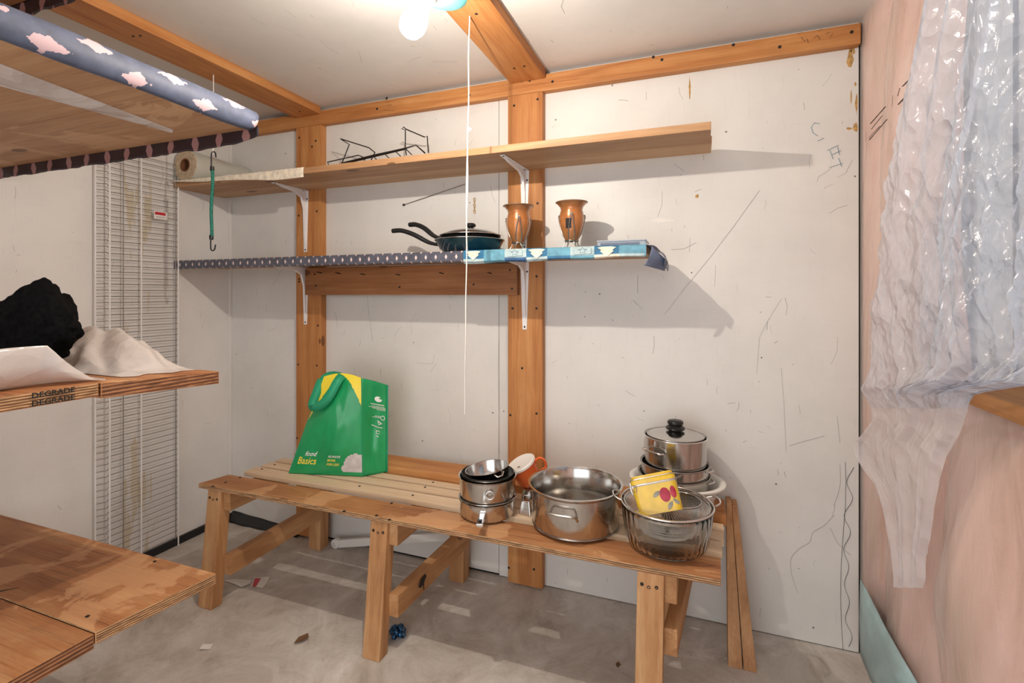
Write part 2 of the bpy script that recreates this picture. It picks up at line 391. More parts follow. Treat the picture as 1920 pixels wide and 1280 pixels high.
def emissive(name, col, strength):
    m, nt, p, N, L = mat(name)
    p.inputs['Emission Color'].default_value = (*col, 1); p.inputs['Emission Strength'].default_value = strength
    p.inputs['Base Color'].default_value = (*col, 1)
    return m
def bulb_glass(name):
    m, nt, p, N, L = mat(name)
    tr = N.new('ShaderNodeBsdfTransparent'); em = N.new('ShaderNodeEmission')
    em.inputs['Color'].default_value = (1.0, 0.95, 0.88, 1); em.inputs['Strength'].default_value = 14.0
    mx = N.new('ShaderNodeMixShader'); mx.inputs[0].default_value = 0.30
    L.new(tr.outputs[0], mx.inputs[1]); L.new(em.outputs[0], mx.inputs[2]); L.new(mx.outputs[0], N['Material Output'].inputs['Surface'])
    return m
M['bulb'] = bulb_glass('bulb_glow')


# ------------------------------------------------------------------ mesh builder
W = {}   # world location of every object built here

class MB:
    def __init__(self): self.v = []; self.f = []; self.m = []
    def add(self, vs, fs, mi=0):
        o = len(self.v); self.v += [Vector(q) for q in vs]
        for q in fs: self.f.append([i + o for i in q]); self.m.append(mi)
        return self
    def hexa(self, b, t, mi=0, mside=None):
        """b, t: four bottom and four top corners, counter-clockwise seen from above"""
        ms = mi if mside is None else mside
        self.add(list(b) + list(t), [], mi); o = len(self.v) - 8
        for q, k in (((3, 2, 1, 0), mi), ((4, 5, 6, 7), mi), ((0, 1, 5, 4), ms), ((1, 2, 6, 5), ms), ((2, 3, 7, 6), ms), ((3, 0, 4, 7), ms)):
            self.f.append([i + o for i in q]); self.m.append(k)
        return self
    def box(self, x0, x1, y0, y1, z0, z1, mi=0, mside=None):
        return self.hexa([(x0, y0, z0), (x1, y0, z0), (x1, y1, z0), (x0, y1, z0)], [(x0, y0, z1), (x1, y0, z1), (x1, y1, z1), (x0, y1, z1)], mi, mside)
    def lathe(self, prof, c=(0, 0, 0), n=40, mi=0, closed=False, sx=1.0, sy=1.0, flute=None):
        o = len(self.v); c = Vector(c); k = len(prof)
        for (r, z) in prof:
            for i in range(n):
                a = 2 * pi * i / n
                rr = r * (1 + (flute[1] * abs(math.cos(flute[0] * a / 2)) if flute and r > flute[2] else 0))
                self.v.append(c + Vector((rr * math.cos(a) * sx, rr * math.sin(a) * sy, z)))
        for j in range(k if closed else k - 1):
            for i in range(n):
                a, b = j, (j + 1) % k
                self.f.append([o + a * n + i, o + a * n + (i + 1) % n, o + b * n + (i + 1) % n, o + b * n + i]); self.m.append(mi)
        if not closed:
            if prof[0][0] > 1e-6: self.f.append([o + i for i in range(n)][::-1]); self.m.append(mi)
            if prof[-1][0] > 1e-6: self.f.append([o + (k - 1) * n + i for i in range(n)]); self.m.append(mi)
        return self
    def tube(self, pts, r, n=8, mi=0, closed=False, flat=1.0):
        pts = [Vector(p) for p in pts]; K = len(pts); o = len(self.v); up = None
        for j, p in enumerate(pts):
            if closed: d = pts[(j + 1) % K] - pts[j - 1]
            else: d = pts[min(j + 1, K - 1)] - pts[max(j - 1, 0)]
            d.normalize()
            if up is None: up = Vector((0, 0, 1)) if abs(d.z) < 0.9 else Vector((1, 0, 0))
            up = (up - d * up.dot(d)); up = up.normalized() if up.length > 1e-6 else d.orthogonal().normalized()
            s = d.cross(up); rr = r[j] if isinstance(r, (list, tuple)) else r
            for i in range(n):
                a = 2 * pi * i / n
                self.v.append(p + s * math.cos(a) * rr + up * math.sin(a) * rr * flat)
        for j in range(K if closed else K - 1):
            b = (j + 1) % K
            for i in range(n):
                self.f.append([o + j * n + i, o + j * n + (i + 1) % n, o + b * n + (i + 1) % n, o + b * n + i]); self.m.append(mi)
        if not closed:
            self.f.append([o + i for i in range(n)][::-1]); self.m.append(mi)
            self.f.append([o + (K - 1) * n + i for i in range(n)]); self.m.append(mi)
        return self
    def grid(self, fn, nu, nv, mi=0, mfn=None, skip=None):
        o = len(self.v)
        for j in range(nv + 1):
            for i in range(nu + 1): self.v.append(Vector(fn(i / nu, j / nv)))
        for j in range(nv):
            for i in range(nu):
                a = o + j * (nu + 1) + i
                if skip and skip((i + .5) / nu, (j + .5) / nv): continue
                self.f.append([a, a + 1, a + nu + 2, a + nu + 1]); self.m.append(mfn((i + .5) / nu, (j + .5) / nv) if mfn else mi)
        return self
    def prism(self, poly, off, mi=0):
        n = len(poly); poly = [Vector(p) for p in poly]; off = Vector(off)
        self.add(poly + [p + off for p in poly], [list(range(n))[::-1], list(range(n, 2 * n))] + [[i, (i + 1) % n, n + (i + 1) % n, n + i] for i in range(n)], mi)
        return self
    def xf(self, mtx):
        self.v = [mtx @ p for p in self.v]; return self
    def build(self, name, mats, parent=None, smooth=None, bevel=0.0, solid=0.0, kind=None, label=None, fix=True):
        if not isinstance(mats, (list, tuple)): mats = [mats]
        lo = Vector((min(p.x for p in self.v), min(p.y for p in self.v), min(p.z for p in self.v)))
        hi = Vector((max(p.x for p in self.v), max(p.y for p in self.v), max(p.z for p in self.v)))
        c = (lo + hi) / 2
        if parent is None: c.z = lo.z
        me = bpy.data.meshes.new(name)
        me.from_pydata([p - c for p in self.v], [], self.f); me.update()
        for q in mats: me.materials.append(M[q] if isinstance(q, str) else q)
        me.polygons.foreach_set('material_index', self.m)
        bm = bmesh.new(); bm.from_mesh(me)
        if fix: bmesh.ops.recalc_face_normals(bm, faces=bm.faces)
        if bevel:
            bmesh.ops.bevel(bm, geom=list(bm.edges), offset=bevel, segments=2, profile=0.6, affect='EDGES', clamp_overlap=True)
        bm.to_mesh(me); bm.free()
        if smooth is not None:
            me.polygons.foreach_set('use_smooth', [True] * len(me.polygons)); me.set_sharp_from_angle(angle=math.radians(smooth))
        ob = bpy.data.objects.new(name, me); COL.objects.link(ob)
        if solid:
            md = ob.modifiers.new('solid', 'SOLIDIFY'); md.thickness = solid; md.offset = 0
        place(ob, c, parent)
        if kind: ob['kind'] = kind
        if label: ob['label'] = label
        return ob

def place(ob, c, parent):
    W[ob.name] = Vector(c)
    if parent is not None:
        ob.parent = parent; ob.location = Vector(c) - W[parent.name]
    else: ob.location = c

def thing(name, label, cat, loc, group=None):
    o = bpy.data.objects.new(name, None); o.empty_display_size = 0.05
    COL.objects.link(o); o.location = loc; W[o.name] = Vector(loc)
    return tag(o, label, cat, group)

def tag(o, label, cat, group=None):
    o['label'] = label; o['category'] = cat
    if group: o['group'] = group
    return o

def struct(o, label=None):
    o['kind'] = 'structure'
    if label: o['label'] = label
    return o

_disc = {}
def dots(parent, pts, axis, r=0.005, name='screw', m='screw'):
    """recessed screw heads: little discs that share one mesh"""
    key = (axis, r, m)
    if key not in _disc:
        b = MB().lathe([(r, -0.0012), (r, 0.0008), (r * 0.55, 0.0012), (r * 0.5, 0.0002)], n=10)
        if axis == 'y': b.xf(Matrix.Rotation(pi / 2, 4, 'X'))
        if axis == 'x': b.xf(Matrix.Rotation(-pi / 2, 4, 'Y'))
        me = bpy.data.meshes.new(name); me.from_pydata(b.v, [], b.f); me.materials.append(M[m]); _disc[key] = me
    for p in pts:
        ob = bpy.data.objects.new(name, _disc[key]); COL.objects.link(ob); place(ob, p, parent)

def text_part(body, fn, height, name, m, parent, italic=0.0, bold=0.0, sx=1.0):
    """lettering: glyph outlines laid on a surface by fn(x, y)"""
    cu = bpy.data.curves.new('lettering', 'FONT'); cu.body = body; cu.size = height; cu.shear = italic; cu.offset = bold; cu.resolution_u = 2
    tmp = bpy.data.objects.new('lettering', cu); COL.objects.link(tmp)
    bpy.context.view_layer.update()
    me = bpy.data.meshes.new_from_object(tmp)
    b = MB(); b.add([fn(q.co.x * sx, q.co.y) for q in me.vertices], [list(q.vertices) for q in me.polygons])
    bpy.data.objects.remove(tmp); bpy.data.curves.remove(cu); bpy.data.meshes.remove(me)
    return b.build(name, m, parent, fix=False)

def smoothpath(pts, n=8):
    """Catmull-Rom through pts"""
    P = [Vector(p) for p in pts]; P = [P[0] * 2 - P[1]] + P + [P[-1] * 2 - P[-2]]; out = []
    for i in range(1, len(P) - 2):
        for k in range(n):
            t = k / n; a, b, c, d = P[i - 1:i + 3]
            out.append(0.5 * ((2 * b) + (c - a) * t + (2 * a - 5 * b + 4 * c - d) * t * t + (3 * b - a - 3 * c + d) * t ** 3))
    out.append(P[-2]); return out

def nz(p, s=1.0, o=0.0): return noise.noise(Vector(p) * s + Vector((o, o * 1.7, -o)))


# ================================================================== THE SETTING
struct(MB().box(XL - 0.06, XR + 0.16, YF - 0.06, 0.06, -0.06, 0).build('floor', 'concrete'), 'worn grey concrete floor')
struct(MB().box(XL - 0.06, XR + 0.16, YF - 0.06, 0.06, ZC, ZC + 0.05).build('ceiling', 'ceil'), 'white painted board ceiling')

wb = struct(MB().box(XL - 0.06, XR + 0.16, 0.008, 0.06, 0, ZC).build('wall_back', 'black_gap'), 'white painted board back wall with scuffs')
SEAM = -0.868
MB().box(XL, SEAM - 0.0012, 0, 0.008, 0.012, ZC).build('wall_panel', 'wall', wb)
MB().box(SEAM + 0.0012, XR - 0.003, 0, 0.008, 0.004, ZC).build('wall_panel', 'wall', wb)
wl = struct(MB().box(XL - 0.06, XL, YF - 0.06, 0.008, 0, ZC).build('wall_left', 'wall_left'), 'white painted left wall with brown drip stains')
b = MB()
b.box(XL, -1.75, YF - 0.06, YF, 0, ZC); b.box(0.42, XR + 0.1, YF - 0.06, YF, 0, ZC); b.box(-1.75, 0.42, YF - 0.06, YF, 2.12, ZC)  # unseen opening, added so that world light fills the room
struct(b.build('wall_front', 'wall'), 'white wall with a wide opening added behind the viewer for fill light')
struct(MB().box(XL, XL + 0.012, -0.016, 0, 0, 2.2).build('trim_1', 'white_paint', bevel=0.003), 'white corner strip')

# timber framing fixed to the wall and the ceiling
rail = struct(MB().box(XL, XR - 0.006, -0.04, -0.0005, 2.207, 2.281).build('trim_2', 'pine_x', bevel=0.004), 'pine rail along the top of the back wall')
dots(rail, [on_y(u, v, -0.0405) for u, v in ((725, 184), (880, 178), (978, 152), (993, 151), (1036, 153), (1225, 107), (1241, 112), (1462, 88), (1597, 60), (1375, 84), (875, 150), (707, 204))], 'y', 0.006)
post_l = struct(MB().box(-2.035, -1.866, -0.04, -0.0005, 0.012, 2.206).build('trim_3', 'pine_z', bevel=0.003), 'left pine stud on the back wall')
post_m = struct(MB().box(-0.809, -0.645, -0.04, -0.0005, 0.006, 2.206).build('trim_4', 'pine_z', bevel=0.003), 'pine stud near the middle of the back wall')
dots(post_l, [on_y(u, v, -0.0405) for u, v in ((561, 258), (592, 264), (585, 275), (560, 404), (594, 396), (561, 523), (561, 528), (596, 610), (559, 683), (594, 685), (557, 821), (592, 820))], 'y', 0.0055)
dots(post_m, [on_y(u, v, -0.0405) for u, v in ((964, 198), (1008, 186), (962, 383), (1008, 381), (1006, 518), (961, 578), (1006, 578), (957, 778), (1006, 775), (954, 1064), (1001, 1067), (979, 690))], 'y', 0.0055)
beam_l = struct(MB().box(-2.035, -1.866, YF, -0.042, 2.26, ZC).build('trim_5', 'pine_y', bevel=0.003), 'pine joist on the ceiling at the left')
beam_m = struct(MB().box(-0.795, -0.63, YF, -0.042, 2.26, ZC).build('trim_6', 'pine_y', bevel=0.003), 'pine joist on the ceiling carrying the lamp')
dots(beam_l, [on_z(u, v, 2.2595) for u, v in ((250, 68), (263, 67), (562, 209))], 'z', 0.005)
dots(beam_m, [on_z(u, v, 2.2595) for u, v in ((964, 128), (983, 124), (893, 26))], 'z', 0.005)

# black damp course along the floor
struct(MB().box(XL + 0.0005, XL + 0.016, YF, -0.0005, 0, 0.038).build('baseboard_left', 'black_rubber', bevel=0.003), 'black strip at the foot of the left wall')
b = MB().grid(lambda a, c: (XL + 0.02 + a * 0.52, -0.05 + 0.048 * c + 0.006 * nz((a * 6, c, 0)), 0.003 + 0.045 * c * (1 - a * 0.7)), 24, 5)
struct(b.build('baseboard_back', 'black_rubber', smooth=60, solid=0.003), 'black folded strip at the foot of the back wall')

# marks drawn on the back wall
def wall_mark(pts, w, m, name='marker_line', y=-0.0012, parent=None):
    pts = [on_y(u, v, y) for u, v in pts]
    MB().tube(pts, w, 5, flat=0.35).build(name, m, parent or wb, smooth=60)
wave = []
for k in range(73):
    t = k / 72; v = 876 + t * 336
    amp = 5.5 + 1.5 * math.sin(t * 7)
    wave.append((1596 - 9 * math.sin(t * pi * 0.9) + amp * math.sin(t * 2 * pi * 5.2 + 2.2), v))
wall_mark(wave, 0.0016, 'ink')
wall_mark([(1585, 866), (1586, 900), (1585, 950), (1581, 1000), (1577, 1060), (1576, 1120), (1578, 1180), (1581, 1222)], 0.0014, 'ink')
wall_mark(smoothpath([(1564, 950), (1563, 966), (1545, 985), (1522, 1000), (1518, 1015), (1500, 1027), (1484, 1043), (1482, 1070), (1490, 1095), (1497, 1112)], 5) if False else
          [(q.x, q.z) for q in smoothpath([(u, 0, v) for u, v in ((1564, 965), (1545, 985), (1524, 998), (1518, 1016), (1500, 1027), (1484, 1045), (1483, 1070), (1490, 1095), (1497, 1112))], 6)], 0.0008, 'pencil', 'pencil_line')
wall_mark([(1575, 870), (1576, 905), (1570, 930), (1563, 948)], 0.0008, 'pencil', 'pencil_line')
wall_mark([(1424, 357), (1375, 425), (1330, 484), (1280, 545), (1246, 590)], 0.0009, 'pencil', 'pencil_line')
wall_mark([(1640 - 160, 835), (1508, 827), (1545, 817)], 0.0008, 'pencil', 'pencil_line')
wall_mark([(1569, 780), (1571, 795), (1575, 830)], 0.0008, 'pencil', 'pencil_line')
wall_mark([(1465, 690), (1470, 760), (1474, 850)], 0.0006, 'pencil', 'pencil_line')
wall_mark([(1419, 700), (1424, 632), (1440, 600), (1465, 560)], 0.0006, 'pencil', 'pencil_line')
wall_mark([(935, 640), (934, 700), (936, 790), (935, 850)], 0.0006, 'pencil', 'pencil_line')
wall_mark([(688, 552), (692, 590), (699, 640)], 0.0006, 'pencil', 'pencil_line')
wall_mark([(1180, 570), (1187, 562), (1195, 572)], 0.0006, 'pencil', 'pencil_line')
wall_mark([(1187, 562), (1205, 580)], 0.0006, 'pencil', 'pencil_line')
wall_mark([(780, 680), (812, 682), (815, 664)], 0.0006, 'pencil', 'pencil_line')
# blue chalk letters C I H T
for seg in ([(1537, 232), (1527, 230), (1521, 238), (1524, 249), (1533, 255)], [(1533, 264), (1545, 259)],
            [(1551, 282), (1572, 272)], [(1560, 290), (1577, 282)], [(1556, 282), (1562, 298)], [(1570, 275), (1574, 290)],
            [(1555, 314), (1580, 306)], [(1572, 296), (1578, 312)]):
    wall_mark(seg, 0.0022, 'blue_ink', 'chalk_stroke')
for seg in ([(1598, 300), (1585, 325), (1570, 332)], [(1558, 315), (1546, 325), (1535, 330), (1532, 340)], [(1562, 345), (1548, 350), (1546, 354)]):
    wall_mark(seg, 0.0007, 'pencil', 'pencil_line')
# handwriting on the rail
for seg in ([(1496, 64), (1505, 60)], [(1502, 70), (1510, 78)], [(1512, 72), (1516, 80)], [(1526, 72), (1532, 66), (1538, 74)], [(1534, 58), (1541, 54)], [(1548, 64), (1556, 60)], [(1556, 70), (1562, 62)],
            [(722, 192), (732, 190)], [(724, 198), (734, 196)], [(720, 206), (740, 208)]):
    wall_mark(seg, 0.0011, 'ink', 'marker_line', -0.0408, rail)
# torn paint near the corner
def patch(u, v, ru, rv, seed, m='rust'):
    r = random.Random(seed); n = 11
    ps = [on_y(u + ru * math.cos(2 * pi * i / n) * r.uniform(.5, 1.1), v + rv * math.sin(2 * pi * i / n) * r.uniform(.5, 1.1), -0.0006) for i in range(n)]
    MB().prism(ps, (0, 0.0005, 0)).build('torn_paint', m, wb)
for i, q in enumerate(((1594, 112, 7, 20), (1600, 95, 5, 8), (1604, 158, 2.5, 5), (1606, 195, 3, 20), (1596, 182, 2, 14), (1604, 238, 5, 10), (1592, 241, 6, 3), (1293, 168, 2.5, 24), (1307, 368, 5, 5))):
    patch(*q, seed=i)
patch(1240, 413, 28, 4.5, 77, 'paper')

# fine scuffs and pencil ticks: too many to pick apart, so one part for each surface
def scuffs(parent, n, frame, seed, m_='pencil'):
    r = random.Random(seed); b2 = MB()
    for _ in range(n):
        p, e1, e2 = frame(r); a = r.uniform(0, 2 * pi); L_ = r.choice((0.008, 0.012, 0.02, 0.03, 0.05, 0.09)) * r.uniform(0.6, 1.3); bend = r.uniform(-0.25, 0.25)
        if r.random() < 0.5: a = pi / 2 + r.uniform(-0.25, 0.25)
        d1 = e1 * math.cos(a) + e2 * math.sin(a); d2 = e2 * math.cos(a) - e1 * math.sin(a)
        b2.tube([p - d1 * L_ / 2, p + d2 * L_ * bend * 0.5, p + d1 * L_ / 2], r.uniform(0.00025, 0.0006), 4)
    b2.build('scuff_marks', m_, parent, kind='stuff')
V = Vector
scuffs(wb, 210, lambda r: (V((r.uniform(XL + 0.1, XR - 0.05), -0.0004, r.uniform(0.06, 2.18))), V((1, 0, 0)), V((0, 0, 1))), 11)
scuffs(wb, 26, lambda r: (V((r.uniform(-0.55, XR - 0.05), -0.0004, r.uniform(0.5, 2.15))), V((1, 0, 0)), V((0, 0, 1))), 12, 'scar')
scuffs(wl, 70, lambda r: (V((XL + 0.0004, r.uniform(-1.3, -0.05), r.uniform(0.1, 2.0))), V((0, 1, 0)), V((0, 0, 1))), 13)
scuffs(bpy.data.objects['ceiling'], 90, lambda r: (V((r.uniform(-1.8, XR - 0.05), r.uniform(-1.2, -0.06), ZC - 0.0004)), V((1, 0, 0)), V((0, 1, 0))), 14)

# ------------------------------------------------------------------ right wall: insulated stud wall with a window
WY0, WY1, WZ0, WZ1 = -1.80, -0.745, 1.118, 2.18
b = MB()
for (y0, y1, z0, z1) in ((YF, WY0, 0, ZC), (WY1, 0.06, 0, ZC), (WY0, WY1, 0, WZ0 - 0.03), (WY0, WY1, WZ1, ZC)):
    b.box(XR + 0.09, XR + 0.16, y0, y1, z0, z1)
wr = struct(b.build('wall_right', 'white_paint'), 'stud wall packed with pink insulation under clear film')

def batt(y, z):
    bay = abs(math.sin(pi * (y + 0.62 + 0.05 * nz((z * 1.4, 2.2, y))) / 0.41))
    low = max(0.0, 1 - z / 1.1)
    d = 0.048 * bay ** 0.6 + 0.034 * nz((y * 2.6 + z * 0.8, z * 1.5, 3.1)) + 0.016 * nz((y * 8 + z * 2, z * 3.0, 8.2))
    d += 0.030 * low * bay
    d *= min(1, -y / 0.22)
    return max(XR - 0.034, XR + 0.010 + 0.034 * min(1, -y / 0.15) - 0.85 * d)
hole = lambda a, c: (WY0 < YF + a * (-YF) < WY1) and (WZ0 - 0.02 < c * ZC < WZ1)
b = MB().grid(lambda a, c: (batt(YF + a * -YF, c * ZC), YF + a * -YF, c * ZC), 150, 90, skip=hole)
b.build('insulation_batts', 'pink', wr, smooth=80)
def barrier(a, c):
    y, z = YF + a * -YF, c * ZC
    tens = 0.022 * abs(nz((y * 7 + z * 2.5, z * 1.0 - y * 2, 1.0))) + 0.010 * abs(nz((y * 19 + z * 7, z * 4, 4.0)))
    return (batt(y, z) - 0.009 - tens * min(1, -y / 0.15), y, z)
MB().grid(barrier, 260, 160, skip=hole).build('vapour_barrier', 'barrier', wr, smooth=80)
# pale blue board showing in the bottom corner
out = [(1614, 1086), (1624, 1104), (1640, 1136), (1660, 1176), (1688, 1226), (1722, 1284), (1700, 1300), (1646, 1300), (1628, 1262), (1614, 1226), (1612, 1160)]
ps = [on_x(u, v, XR - 0.030) for u, v in out]
ps = [Vector((p.x, min(p.y, -0.002), max(0.001, p.z))) for p in ps]
cen = sum(ps, Vector()) / len(ps)
b = MB()
ring = [ps, [p.lerp(cen, 0.35) + Vector((-0.008, 0, 0)) for p in ps], [p.lerp(cen, 0.7) + Vector((-0.011, 0, 0)) for p in ps]]
n = len(ps); b.add([q for r_ in ring for q in r_] + [cen + Vector((-0.012, 0, 0))], [[k * n + i, k * n + (i + 1) % n, (k + 1) * n + (i + 1) % n, (k + 1) * n + i] for k in range(2) for i in range(n)] + [[2 * n + i, 2 * n + (i + 1) % n, 3 * n] for i in range(n)])
b.build('foam_board', 'foam_blue', wr, smooth=70, solid=0.004)
# printed lines on the film (unreadable at this size: rows of short strokes)
def on_film(u, v):
    x = XR
    for _ in range(8):
        p = on_x(u, v, x); x = 0.5 * x + 0.5 * (barrier(min(1, (p.y - YF) / -YF), p.z / ZC)[0] - 0.002)
    return on_x(u, v, x)
def film_print(u0, v0, u1, v1, w, dash):
    r = random.Random(int(u0 * 7 + v0)); t = 0
    bb = MB()
    while t < 1:
        L_ = r.uniform(*dash); a = Vector((u0 + (u1 - u0) * t, v0 + (v1 - v0) * t)); e = Vector((u0 + (u1 - u0) * min(1, t + L_), v0 + (v1 - v0) * min(1, t + L_)))
        pa, pe = on_film(a.x, a.y), on_film(e.x, e.y)
        bb.tube([pa, pe], w, 4, flat=0.4); t += L_ + r.uniform(0.015, 0.03)
    bb.build('printed_line', 'ink', wr)
for q in ((1632, 232, 1660, 200, 0.0022, (.03, .06)), (1634, 242, 1654, 217, 0.0016, (.03, .06)), (1630, 262, 1663, 224, 0.0022, (.025, .05)), (1629, 258, 1650, 236, 0.0012, (.05, .1)),
          (1692, 162, 1706, 148, 0.0020, (.05, .09)), (1684, 196, 1702, 176, 0.002, (.05, .09)), (1687, 193, 1700, 182, 0.0012, (.05, .09)), (1672, 200, 1674, 178, 0.001, (.9, 1)), (1623, 265, 1623, 248, 0.001, (.9, 1)), (1683, 180, 1687, 165, 0.002, (.3, .5))):
    film_print(*q)

# window: sill board, frame, pane
win = struct(MB().box(XR + 0.10, XR + 0.15, WY0, WY0 + 0.05, WZ0, WZ1).box(XR + 0.10, XR + 0.15, WY1 - 0.05, WY1, WZ0, WZ1).box(XR + 0.10, XR + 0.15, WY0 + 0.05, WY1 - 0.05, WZ0, WZ0 + 0.05)
             .box(XR + 0.10, XR + 0.15, WY0 + 0.05, WY1 - 0.05, WZ1 - 0.05, WZ1).build('window_1', 'white_paint'), 'white framed window behind the hanging plastic')
MB().box(XR + 0.12, XR + 0.126, WY0 + 0.05, WY1 - 0.05, WZ0 + 0.05, WZ1 - 0.05).build('window_pane', 'pane', win)
MB().box(XR - 0.035, XR + 0.15, WY0, WY1 - 0.004, WZ0 - 0.032, WZ0).build('window_sill', 'pine_y', win, bevel=0.003)
MB().box(XR + 0.03, XR + 0.10, WY1, WY1 + 0.02, WZ0, WZ1).build('window_jamb', 'white_paint', win)

# ================================================================== LAMP
BX, BY, BZ = -0.69, -1.03, 2.005
lamp = thing('ceiling_lamp', 'lit bare bulb in a grey socket on a teal ceiling fixture', 'lamp', (BX, BY, 2.26))
MB().lathe([(0.050, 2.2598), (0.050, 2.215), (0.062, 2.205), (0.064, 2.160), (0.058, 2.128), (0.036, 2.116), (0.0, 2.114)], (BX + 0.035, BY + 0.115, 0), 32).build('fixture_base', 'teal_fixture', lamp, smooth=40)
ax = Vector((0.22, 0.50, 1.0)).normalized(); q = Vector((0, 0, 1)).rotation_difference(ax).to_matrix().to_4x4()
tilt = Matrix.Translation((BX, BY, BZ)) @ q
MB().lathe([(0.019, 0.095), (0.023, 0.10), (0.023, 0.165), (0.027, 0.17), (0.027, 0.178), (0.0, 0.18)], n=24).xf(tilt).build('socket', 'socket', lamp, smooth=40)
MB().lathe([(0.0, -0.036), (0.016, -0.033), (0.028, -0.022), (0.034, -0.004), (0.034, 0.012), (0.029, 0.034), (0.021, 0.055), (0.017, 0.075), (0.017, 0.095)], n=32).xf(tilt).build('bulb', 'bulb', lamp, smooth=60)

fl = bpy.data.lights.new('filament', 'POINT'); fl.energy = BULB_WATTS; fl.color = (1.0, 0.90, 0.79); fl.shadow_soft_size = 0.009
flo = bpy.data.objects.new('filament', fl); COL.objects.link(flo); place(flo, (BX, BY, BZ), lamp)

# pull cord hanging from the joist
p = on_z(880, 30, 2.2595)
cord = thing('pull_cord', 'thin white pull cord hanging from the ceiling joist', 'cord', p)
pts = [(p.x - 0.018 * ((2.26 - z) / 1.37) + 0.0012 * math.sin(z * 23), p.y + 0.0012 * math.cos(z * 19), z) for z in [2.2590 - i * 0.034 for i in range(41)]]
MB().tube(pts, 0.0022, 6).build('string', 'cord', cord, smooth=80)
kz = 1.872; kx = p.x - 0.005
MB().tube([(kx + 0.007 * math.cos(a * 1.3) + 0.004, p.y + 0.006 * math.sin(a), kz + 0.008 * math.sin(a * 0.8)) for a in [i * 0.5 for i in range(16)]], 0.0019, 6).build('knot', 'cord', cord, smooth=80)
MB().tube([(kx - 0.004 - 0.004 * math.sin(t * pi), p.y + 0.003, 1.80 - t * 0.34 + 0.0) for t in [i / 12 for i in range(13)]], 0.0017, 6).build('loop_strand', 'cord', cord, smooth=80)

# bungee cord hung on a string from the left joist
p = on_z(400, 140, 2.2595)
bs = thing('bungee_cord', 'green bungee cord with black hooks hanging on a string', 'bungee cord', p)
MB().tube([(p.x - 0.003 * t, p.y + 0.001 * math.sin(t * 9), 2.2590 - t * 0.345) for t in [i / 10 for i in range(11)]], 0.0022, 6).build('string', 'cord', bs, smooth=80)
hx = p.x - 0.012
hook = lambda z, s: [(hx + 0.026 * 0.5 * (1 - math.cos(a)) - 0.0, p.y, z + s * 0.014 * math.sin(a)) for a in [i * pi / 8 for i in range(9)]]
MB().tube([(hx, p.y, 1.845), (hx, p.y, 1.91)] + hook(1.912, 1) + [(hx + 0.027, p.y, 1.900)], 0.0028, 8).build('hook', 'black_wire', bs, smooth=80)
cpts = [(hx + 0.006 - 0.006 * t + 0.003 * math.sin(t * 8), p.y, 1.85 - 0.29 * t) for t in [i / 60 for i in range(61)]]
MB().tube(cpts, [0.0062 + 0.0010 * (i % 2) for i in range(61)], 10).build('elastic_cord', 'bungee', bs, smooth=80)
MB().lathe([(0.0, 0.012), (0.008, 0.010), (0.009, -0.006), (0.0055, -0.013)], (hx + 0.005, p.y, 1.853), 12).build('end_cap', 'black_plastic', bs, smooth=60)
MB().lathe([(0.0, -0.012), (0.008, -0.010), (0.009, 0.006), (0.0055, 0.013)], (hx, p.y, 1.556), 12).build('end_cap', 'black_plastic', bs, smooth=60)
MB().tube([(hx - 0.004, p.y, 1.56), (hx - 0.004, p.y, 1.512)] + [(x - 0.004, y, z) for x, y, z in hook(1.512, -1)] + [(hx + 0.025, p.y, 1.524)], 0.0028, 8).build('hook', 'black_wire', bs, smooth=80)

# ================================================================== WALL SHELVES
def bracket(parent, x, zt, arm_y, zlow, xo=0.0):
    """pressed steel L bracket: tapered arm under the shelf, tapered leg on the stud, rib through both"""
    yb = -0.041
    b = MB()
    b.hexa([(x - 0.019, yb - 0.0025, zt), (x + 0.019, yb - 0.0025, zt), (x + 0.019, yb, zt), (x - 0.019, yb, zt)][::1],
           [(x - 0.019, yb - 0.0025, zt), (x + 0.019, yb - 0.0025, zt), (x + 0.019, yb, zt), (x - 0.019, yb, zt)]) if False else None
    wt, wl_ = 0.021, 0.010
    b.hexa([(x - wl_, yb - 0.003, zlow), (x + wl_, yb - 0.003, zlow), (x + wl_, yb, zlow), (x - wl_, yb, zlow)],
           [(x - wt, yb - 0.003, zt - 0.001), (x + wt, yb - 0.003, zt - 0.001), (x + wt, yb, zt - 0.001), (x - wt, yb, zt - 0.001)])
    b.hexa([(x - wl_, arm_y, zt - 0.004), (x + wl_, arm_y, zt - 0.004), (x + wt, yb, zt - 0.004), (x - wt, yb, zt - 0.004)],
           [(x - wl_, arm_y, zt - 0.001), (x + wl_, arm_y, zt - 0.001), (x + wt, yb, zt - 0.001), (x - wt, yb, zt - 0.001)])
    o = b.build('bracket', 'white_metal', parent, bevel=0.0008)
    r = MB()
    prof = [(yb - 0.003, zlow + 0.03), (yb - 0.011, zlow + 0.08), (yb - 0.016, zt - 0.10), (yb - 0.034, zt - 0.042), (yb - 0.075, zt - 0.022), (arm_y + 0.06, zt - 0.012), (arm_y + 0.03, zt - 0.004), (yb - 0.003, zt - 0.004)]
    r.prism([(x - 0.006, y, z) for y, z in prof], (0.012, 0, 0))
    r.build('rib', 'white_metal', o, bevel=0.0015)
    dots(o, [(x - 0.012, yb - 0.0032, zt - 0.055), (x + 0.012, yb - 0.0032, zt - 0.045), (x, yb - 0.0035, zlow + 0.012)], 'y', 0.0042)
    dots(o, [(x, arm_y + 0.014, zt - 0.0042), (x + 0.010, yb - 0.03, zt - 0.0042)], 'z', 0.0042)
    return o

